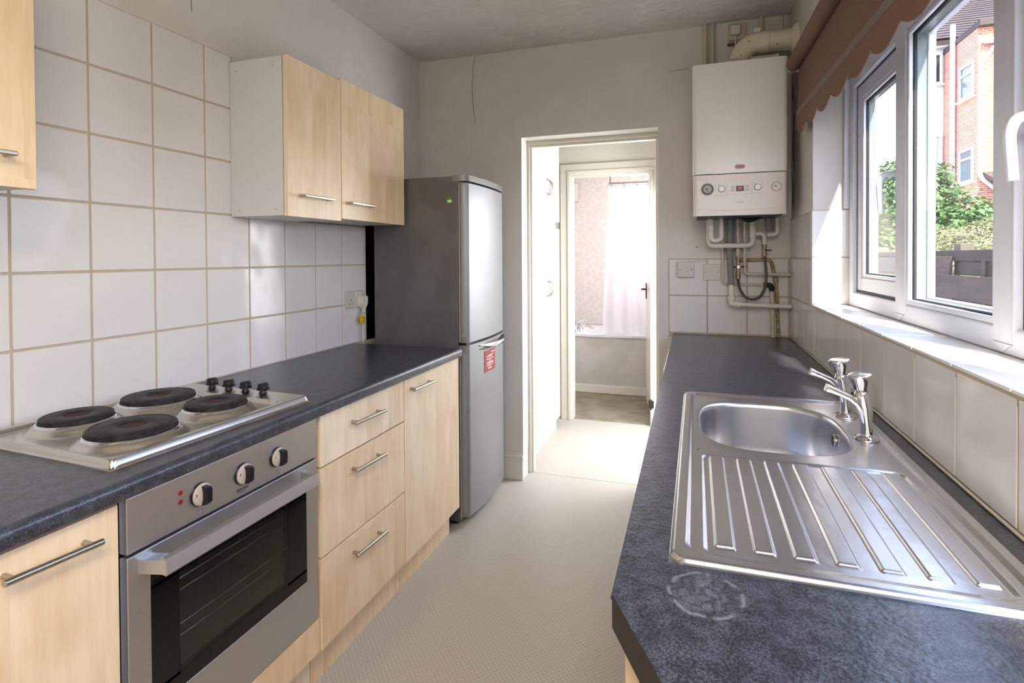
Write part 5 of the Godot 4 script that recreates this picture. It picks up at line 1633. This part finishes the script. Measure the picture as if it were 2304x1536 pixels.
	p = pipe("ceiling_pipe", "thinner cream pipe rising to the ceiling beside the thicker one", [Vector3(1.749, 2.25, -2.026), Vector3(1.7495, CEIL, -2.026)], 0.0105, M.pipe_paint, 0.0)
	tag(p, "", "", grp)
	ring(p, "olive", Vector3(1.7495, 2.55, -2.026), Vector3(1.7495, 2.575, -2.026), 0.0135, M.pipe_paint)
	p = pipe("conduit", "short pale conduit from the ceiling down behind the flue", [Vector3(1.988, 2.30, -2.030), Vector3(1.988, CEIL, -2.030)], 0.0115, M.pipe_paint, 0.0)
	ring(p, "coupler", Vector3(1.988, 2.50, -2.03), Vector3(1.988, 2.53, -2.03), 0.0135, M.pipe_paint)
	p = thing("fused_spur", "cream socket plate with a square plug above the boiler", "socket", "", Vector3(1.872, 2.530, FAR - 0.008))
	put("plate", bx(Vector3(-0.045, -0.045, 0.0), Vector3(0.045, 0.045, 0.012), 0.003), M.pipe_paint, p)
	put("plug", bx(Vector3(-0.034, -0.025, 0.012), Vector3(0.016, 0.028, 0.04), 0.008), M.plug, p)
	put("flex", Geo.new().tube([Vector3(-0.008, -0.02, 0.022), Vector3(-0.010, -0.08, 0.020), Vector3(-0.011, -0.25, 0.02)], 0.0035, 0.02, 8), M.plug, p)
	put("ledge", bx(Vector3(-0.048, -0.072, 0.0), Vector3(0.01, -0.058, 0.022), 0.002), M.crack, p)
	tag(put("wall_batten", bx(Vector3(2.092, 2.40, FAR - 0.008), Vector3(2.116, CEIL - 0.005, FAR + 0.012), 0.003), M.pipe_paint), "narrow cream batten in the corner above the boiler", "batten")

# ---------------------------------------------------------------- sink
func build_sink() -> void:
	var s := thing("sink", "stainless steel inset sink with one bowl and a ribbed drainer", "sink", "", Vector3(1.858, 0.92, -0.155))
	var HX := 0.230
	var HZ := 0.503
	# level of the pressed sheet without the bowl, in local X and Z
	var bc := Vector2(-0.022, -0.212)
	var level := func(x: float, z: float) -> float:
		var d := rrect(Vector2(x, z), Vector2(HX, HZ), 0.028)
		var y := 0.0075 * smoothstep(0.0, 0.007, -d)
		var inn := rrect(Vector2(x, z), Vector2(HX - 0.024, HZ - 0.024), 0.03)
		y -= 0.0045 * smoothstep(0.004, -0.006, inn)
		var dr := rrect(Vector2(x - 0.002, z - 0.258), Vector2(HX - 0.046, 0.210), 0.02)
		if dr < 0.02:
			y -= 0.0035 * smoothstep(0.003, -0.006, dr)
			# raised ribs, 26 mm wide, 52 mm apart, running along Z
			var u := fposmod(x + 0.168, 0.0525)
			var rib := smoothstep(0.0, 0.0035, u) * smoothstep(0.0295, 0.026, u)
			if x < -0.170 or x > 0.178:
				rib = 0.0
			rib *= smoothstep(0.050, 0.058, z) * smoothstep(0.442, 0.437, z)
			y += 0.0042 * rib
		return y
	var lip := func(a: float) -> Vector2:
		# bowl outline: wide D with generous corners
		var c := cos(a)
		var q := sin(a)
		var e := 2.0 / 3.0
		return Vector2(signf(c) * pow(absf(c), e) * 0.168, signf(q) * pow(absf(q), e) * 0.212)
	var g := Geo.new()
	# rib side as a fine grid
	height_patch(g, span(-HX, HX, 230), span(0.026, HZ, 120), level)
	var ins := 0.040
	height_patch(g, span(-HX, -HX + ins, 28), span(-HZ, 0.026, 132), level)
	height_patch(g, span(HX - ins, HX, 28), span(-HZ, 0.026, 132), level)
	height_patch(g, span(-HX + ins, HX - ins, 90), span(-HZ, -HZ + ins, 28), level)
	# bowl side: rings from the bowl outline out to the rectangle
	var seg := 192
	var rows := []
	var z0 := -HZ + ins
	var z1 := 0.026
	var steps := [0.0, 0.25, 0.5, 0.75, 1.0]
	for t in steps:
		var line := PackedVector3Array()
		for k in seg:
			var a := TAU * k / seg
			var p0: Vector2 = lip.call(a)
			var d := p0.normalized()
			var tx := 1e9
			if absf(d.x) > 1e-6:
				tx = ((HX - ins if d.x > 0 else -HX + ins) - bc.x) / d.x
			if absf(d.y) > 1e-6:
				tx = minf(tx, ((z1 if d.y > 0 else z0) - bc.y) / d.y)
			var p := bc + p0.lerp(d * tx, t)
			line.append(Vector3(p.x, level.call(p.x, p.y), p.y))
		rows.append(line)
	# exact normals for the flat part
	var e := 0.0008
	for i in rows.size() - 1:
		for k in seg:
			var j := (k + 1) % seg
			var ps := [rows[i][k], rows[i][j], rows[i + 1][j], rows[i + 1][k]]
			var ns := []
			for p in ps:
				ns.append(Vector3(level.call(p.x - e, p.z) - level.call(p.x + e, p.z), 2 * e, level.call(p.x, p.z - e) - level.call(p.x, p.z + e)).normalized())
			g.quadn(ps[0], ps[1], ps[2], ps[3], ns[0], ns[1], ns[2], ns[3])
	var skirt := []
	for k in 2:
		skirt.append(PackedVector3Array([Vector3(-HX, -0.0005 + 0.001 * k, -HZ + 0.02), Vector3(HX, -0.0005 + 0.001 * k, -HZ + 0.02), Vector3(HX, -0.0005 + 0.001 * k, HZ - 0.02), Vector3(-HX, -0.0005 + 0.001 * k, HZ - 0.02)]))
	g.patch(skirt, true, Vector3.ZERO)
	put("deck", g, M.sink_steel, s)
	# the bowl
	g = Geo.new()
	rows = []
	var prof := [[1.0, 0.003], [0.985, 0.0025], [0.970, 0.0005], [0.958, -0.004], [0.950, -0.010], [0.935, -0.06], [0.915, -0.115], [0.89, -0.135], [0.85, -0.148], [0.78, -0.155], [0.5, -0.158], [0.15, -0.161], [0.10, -0.163]]
	for q in prof:
		var line := PackedVector3Array()
		for k in seg:
			var p: Vector2 = lip.call(TAU * k / seg)
			line.append(Vector3(bc.x + p.x * q[0], q[1], bc.y + p.y * q[0]))
		rows.append(line)
	g.patch(rows, true, null, false)
	# make the bowl normals face inwards/upwards
	put("bowl", g, M.sink_steel, s)
	put("waste", Geo.new().lathe([Vector2(0.0, -0.168), Vector2(0.020, -0.166), Vector2(0.030, -0.1615), Vector2(0.036, -0.1600)], 32, Transform3D(Basis(), Vector3(bc.x, 0, bc.y))), M.chrome, s)
	# overflow in the right-hand wall of the bowl
	var ov := put("overflow", Geo.new().lathe([Vector2(0.0, 0.002), Vector2(0.006, 0.002), Vector2(0.0065, 0.005), Vector2(0.0145, 0.0055), Vector2(0.017, 0.003), Vector2(0.0175, 0.0)], 28, Transform3D(Basis(Vector3(0, 0, 1), Vector3(-1, 0.06, 0).normalized(), Vector3(0, 1, 0)), Vector3(0.1352, -0.039, -0.265))), M.chrome, s)
	var og := Geo.new()
	for k in 5:
		var a := TAU * k / 5.0
		og.cyl(Vector3(0.1300, -0.039 + 0.010 * sin(a), -0.265 + 0.010 * cos(a)), Vector3(0.1290, -0.039 + 0.010 * sin(a), -0.265 + 0.010 * cos(a)), 0.0025, -1, 8)
	og.cyl(Vector3(0.1335, -0.039, -0.265), Vector3(0.1295, -0.039, -0.265), 0.0052, -1, 12)
	put("overflow_slot", og, M.black, ov)
	tap("pillar_tap", "chrome pillar tap nearer the viewer on the sink edge", Vector3(2.034, 0.9235, -0.312))
	tap("pillar_tap", "chrome pillar tap farther from the viewer on the sink edge", Vector3(2.034, 0.9235, -0.502))

func tap(called: String, label: String, at: Vector3) -> void:
	var t := thing(called, label, "tap", "pair of chrome sink taps", at)
	put("base", Geo.new().lathe([Vector2(0.0, 0.0), Vector2(0.0255, 0.0), Vector2(0.026, 0.003), Vector2(0.0225, 0.007), Vector2(0.013, 0.010), Vector2(0.0115, 0.013)], 36), M.chrome, t)
	# slender stem opening into a leaning body
	var rows := []
	var spine := [[0.004, 0.000, 0.0, 0.0125, 0.0115], [0.03, 0.0, 0.0, 0.0115, 0.0110], [0.05, -0.0015, 0.0, 0.0125, 0.0112], [0.068, -0.003, 0.0, 0.0155, 0.012], [0.084, -0.006, 0.0, 0.0185, 0.0135], [0.098, -0.008, 0.0, 0.0185, 0.0150], [0.106, -0.0085, 0.0, 0.0160, 0.0145], [0.110, -0.009, 0.0, 0.0120, 0.0115]]
	for q in spine:
		var line := PackedVector3Array()
		for k in 28:
			var a := TAU * k / 28.0
			line.append(Vector3(q[1] + q[3] * cos(a), q[0], q[4] * sin(a)))
		rows.append(line)
	var g := Geo.new()
	g.patch(rows, true, Vector3(-0.004, 0.06, 0))
	put("body", g, M.chrome, t)
	# spout: an arm sweeping up and out over the bowl
	rows = []
	var arm := [[-0.002, 0.040, 0.009, 0.009, 1.35], [-0.008, 0.064, 0.0105, 0.010, 1.2], [-0.019, 0.082, 0.0112, 0.0088, 0.85], [-0.034, 0.0935, 0.0105, 0.0076, 0.52], [-0.052, 0.1015, 0.0100, 0.0070, 0.38], [-0.070, 0.1085, 0.0100, 0.0078, 0.36], [-0.080, 0.1125, 0.0102, 0.0098, 0.36], [-0.0835, 0.1138, 0.0085, 0.0085, 0.36]]
	for q in arm:
		var line := PackedVector3Array()
		var nx := sin(q[4])
		var ny := cos(q[4])
		for k in 24:
			var a := TAU * k / 24.0
			var c := signf(cos(a)) * pow(absf(cos(a)), 0.4)
			var sn := signf(sin(a)) * pow(absf(sin(a)), 0.4)
			line.append(Vector3(q[0] + nx * q[3] * sn, q[1] + ny * q[3] * sn, q[2] * c))
		rows.append(line)
	g = Geo.new()
	g.patch(rows, true, null, true)
	var end: PackedVector3Array = rows[-1]
	var mid := Vector3(-0.0838, 0.1139, 0)
	var nn := Vector3(-0.93, 0.36, 0).normalized()
	for k in 24:
		g.tri(mid, end[k], end[(k + 1) % 24], nn, nn, nn)
	put("spout", g, M.chrome, t)
	# flared head with soft lobes, set on a short brass-coloured neck
	put("neck", Geo.new().cyl(Vector3(-0.0095, 0.100, 0), Vector3(-0.0105, 0.113, 0), 0.0125, 0.0115, 20), M.nickel, t)
	rows = []
	var hx := Transform3D(Basis(Vector3(0, 0, 1), 0.10), Vector3(-0.0105, 0.110, 0))
	for q in [[0.000, 0.0105, 0.0], [0.0015, 0.0140, 0.02], [0.006, 0.0160, 0.07], [0.014, 0.0190, 0.11], [0.024, 0.0222, 0.12], [0.032, 0.0243, 0.10], [0.037, 0.0246, 0.06], [0.0400, 0.0236, 0.03], [0.0415, 0.0215, 0.01], [0.0412, 0.0190, 0.0], [0.0400, 0.0150, 0.0], [0.0395, 0.0080, 0.0], [0.0394, 0.0005, 0.0]]:
		var line := PackedVector3Array()
		for k in 48:
			var a := TAU * k / 48.0
			var rr: float = 1.08 * q[1] * (1.0 - q[2] * pow(absf(sin(a * 3.0)), 0.7))
			line.append(hx * Vector3(rr * cos(a), q[0] * 0.93, rr * sin(a)))
		rows.append(line)
	g = Geo.new()
	g.patch(rows, true, hx * Vector3(0, 0.018, 0))
	put("head", g, M.chrome, t)

# ---------------------------------------------------------------- blind and small fittings
func build_blind() -> void:
	var b := thing("roller_blind", "brown roller blind half rolled above the window with a scalloped hem", "blind", "", Vector3(2.078, 2.195, -1.62))
	b.rotation.x = 0.036
	var L := 2.25
	put("roller", Geo.new().tube([Vector3(0, 0, 0), Vector3(0, 0, L)], 0.030, 0, 28), M.blind, b)
	put("end_cap", Geo.new().cyl(Vector3(0, 0, -0.004), Vector3(0, 0, 0.002), 0.031, -1, 24), M.switch, b)
	put("bracket", bx(Vector3(-0.02, -0.03, -0.008), Vector3(0.054, 0.03, -0.005), 0.001), M.switch, b)
	put("bracket", bx(Vector3(-0.02, -0.03, L + 0.005), Vector3(0.054, 0.03, L + 0.008), 0.001), M.switch, b)
	var g := Geo.new()
	g.box(Vector3(0.019, -0.235, 0.02), Vector3(0.0205, 0.02, L - 0.02))
	put("fabric", g, M.blind, b)
	g = Geo.new()
	g.box(Vector3(0.008, -0.235, 0.018), Vector3(0.021, -0.206, L - 0.018), 0.004)
	put("hem_bar", g, M.blind_bar, b)
	# scalloped valance below the bar
	var pl := PackedVector2Array()
	pl.append(Vector2(L - 0.02, -0.225))
	pl.append(Vector2(0.02, -0.225))
	var n := 10
	var w := (L - 0.04) / n
	for i in n:
		for k in 13:
			var s := k / 13.0
			pl.append(Vector2(0.02 + (i + s) * w, -0.290 - 0.030 * sin(PI * s) + 0.006 * (1.0 if k == 0 else 0.0)))
	pl.append(Vector2(L - 0.02, -0.290))
	# polygon lies in local Z (first) and Y
	g = Geo.new().prism(pl, 0.0105, 0.012, Transform3D(Basis(Vector3(0, 0, 1), Vector3.UP, Vector3(1, 0, 0)), Vector3.ZERO))
	put("valance", g, M.blind, b)
	var rows := []
	for i in 120:
		var s := i / 119.0 * n
		var f: float = s - floorf(s)
		rows.append(Vector3(0.0112, -0.290 - 0.030 * sin(PI * f), 0.02 + s * w))
	put("hem_tape", Geo.new().tube(rows, 0.0022, 0, 6), M.blind, b)

func build_fittings() -> void:
	# double socket on the left tiles, with the fridge plug in it
	var s := thing("double_socket", "white double wall socket on the tiles near the fridge", "socket", "", Vector3(0.0005, 1.135, -1.293))
	put("plate", bx(Vector3(0, -0.043, -0.078), Vector3(0.010, 0.043, 0.075), 0.003), M.switch, s)
	var g := Geo.new()
	for q in [[0.036, -0.004, 0.004, 0.009], [0.047, -0.022, 0.007, 0.0045], [0.025, -0.022, 0.007, 0.0045]]:
		g.box(Vector3(0.0095, q[1] - q[3] * 0.5, q[0] - q[2] * 0.5), Vector3(0.0103, q[1] + q[3] * 0.5, q[0] + q[2] * 0.5))
	put("pin_hole", g, M.ink, s)
	put("rocker", bx(Vector3(0.009, 0.012, -0.015), Vector3(0.0125, 0.034, 0.0), 0.001), M.plug, s)
	put("rocker", bx(Vector3(0.009, 0.012, -0.05), Vector3(0.0125, 0.034, -0.035), 0.001), M.plug, s)
	var p := thing("mains_plug", "cream mains plug with its flex dropping behind the worktop", "plug", "", Vector3(0.0105, 1.12, -1.338))
	var pl := PackedVector2Array([Vector2(-0.024, 0.020), Vector2(-0.012, 0.030), Vector2(0.012, 0.030), Vector2(0.024, 0.020), Vector2(0.022, -0.012), Vector2(0.008, -0.032), Vector2(-0.008, -0.032), Vector2(-0.022, -0.012)])
	put("body", Geo.new().prism(pl, 0.0, 0.030, Transform3D(Basis(Vector3(0, 0, -1), Vector3.UP, Vector3(1, 0, 0)), Vector3.ZERO)), M.plug, p)
	put("grip", bx(Vector3(0.012, -0.058, -0.007), Vector3(0.026, -0.028, 0.007), 0.004), M.plug, p)
	put("flex", Geo.new().tube([Vector3(0.019, -0.05, 0), Vector3(0.017, -0.12, 0.001), Vector3(0.010, -0.208, -0.006)], 0.0042, 0.03, 8), M.plug, p)
	var y := thing("yellow_tag", "yellow plastic tag hanging on the plug flex", "tag", "", Vector3(0.034, 1.028, -1.318))
	g = Geo.new()
	var yp := PackedVector2Array()
	for i in 20:
		var a := TAU * i / 20.0
		var r := 0.021 + 0.0025 * sin(a * 5.0)
		yp.append(Vector2(r * cos(a), r * 1.15 * sin(a)))
	g.prism(yp, -0.004, 0.004, Transform3D(Basis(Vector3(0, 0, -1), Vector3.UP, Vector3(1, 0, 0)), Vector3.ZERO), true)
	put("disc", g, M.yellow, y)
	put("boss", Geo.new().tube([Vector3(0.004, 0.008, 0.008), Vector3(0.007, 0.010, -0.006), Vector3(0.007, -0.006, -0.010), Vector3(0.004, -0.010, 0.004)], 0.0025, 0.006, 6), mat(Color(0.62, 0.50, 0.05), 0.5), y)
	put("loop", Geo.new().tube([Vector3(0, 0.02, 0), Vector3(-0.004, 0.035, -0.016), Vector3(-0.008, 0.03, -0.026)], 0.0018, 0.01, 6), M.yellow, y)
	# plates on the far tiles
	s = thing("switch_plate", "cream single switch on the far tiles beside the doorway", "switch", "", Vector3(1.610, 1.272, FAR + 0.0005))
	put("plate", bx(Vector3(-0.043, -0.043, 0), Vector3(0.043, 0.043, 0.022), 0.004), M.switch, s)
	put("rocker", bx(Vector3(-0.009, -0.014, 0.021), Vector3(0.009, 0.014, 0.025), 0.002), M.switch, s)
	for x in [-0.030, 0.030]:
		put("screw", Geo.new().lathe([Vector2(0, 0.0005), Vector2(0.0035, 0.0004), Vector2(0.0038, 0)], 12, Transform3D(Basis(Vector3.RIGHT, Vector3(0, 0, 1), Vector3(0, -1, 0)), Vector3(x, 0, 0.022))), M.grey_ink, s)
	s = thing("blank_plate", "cream blanking plate between the switch and the pipes", "plate", "", Vector3(1.744, 1.257, FAR + 0.0005))
	put("plate", bx(Vector3(-0.043, -0.043, 0), Vector3(0.043, 0.043, 0.008), 0.003), M.switch, s)
	for x in [-0.030, 0.030]:
		put("screw", Geo.new().lathe([Vector2(0, 0.0005), Vector2(0.0028, 0.0004), Vector2(0.003, 0)], 12, Transform3D(Basis(Vector3.RIGHT, Vector3(0, 0, 1), Vector3(0, -1, 0)), Vector3(x, 0, 0.008))), M.grey_ink, s)
	tag(put("cable_trunking", bx(Vector3(1.650, 1.316, FAR + 0.0005), Vector3(1.725, 1.3225, FAR + 0.010), 0.001), M.switch), "thin cream trunking between the switch and the blanking plate", "trunking")
	tag(put("wall_plug", Geo.new().lathe([Vector2(0, 0.0008), Vector2(0.004, 0.0008), Vector2(0.0045, 0)], 10, Transform3D(Basis(Vector3.RIGHT, Vector3(0, 0, 1), Vector3(0, -1, 0)), Vector3(1.667, 1.393, FAR - 0.0078))), M.grey_ink), "grey plastic wall plug in a screw hole left of the pipes", "fixing")
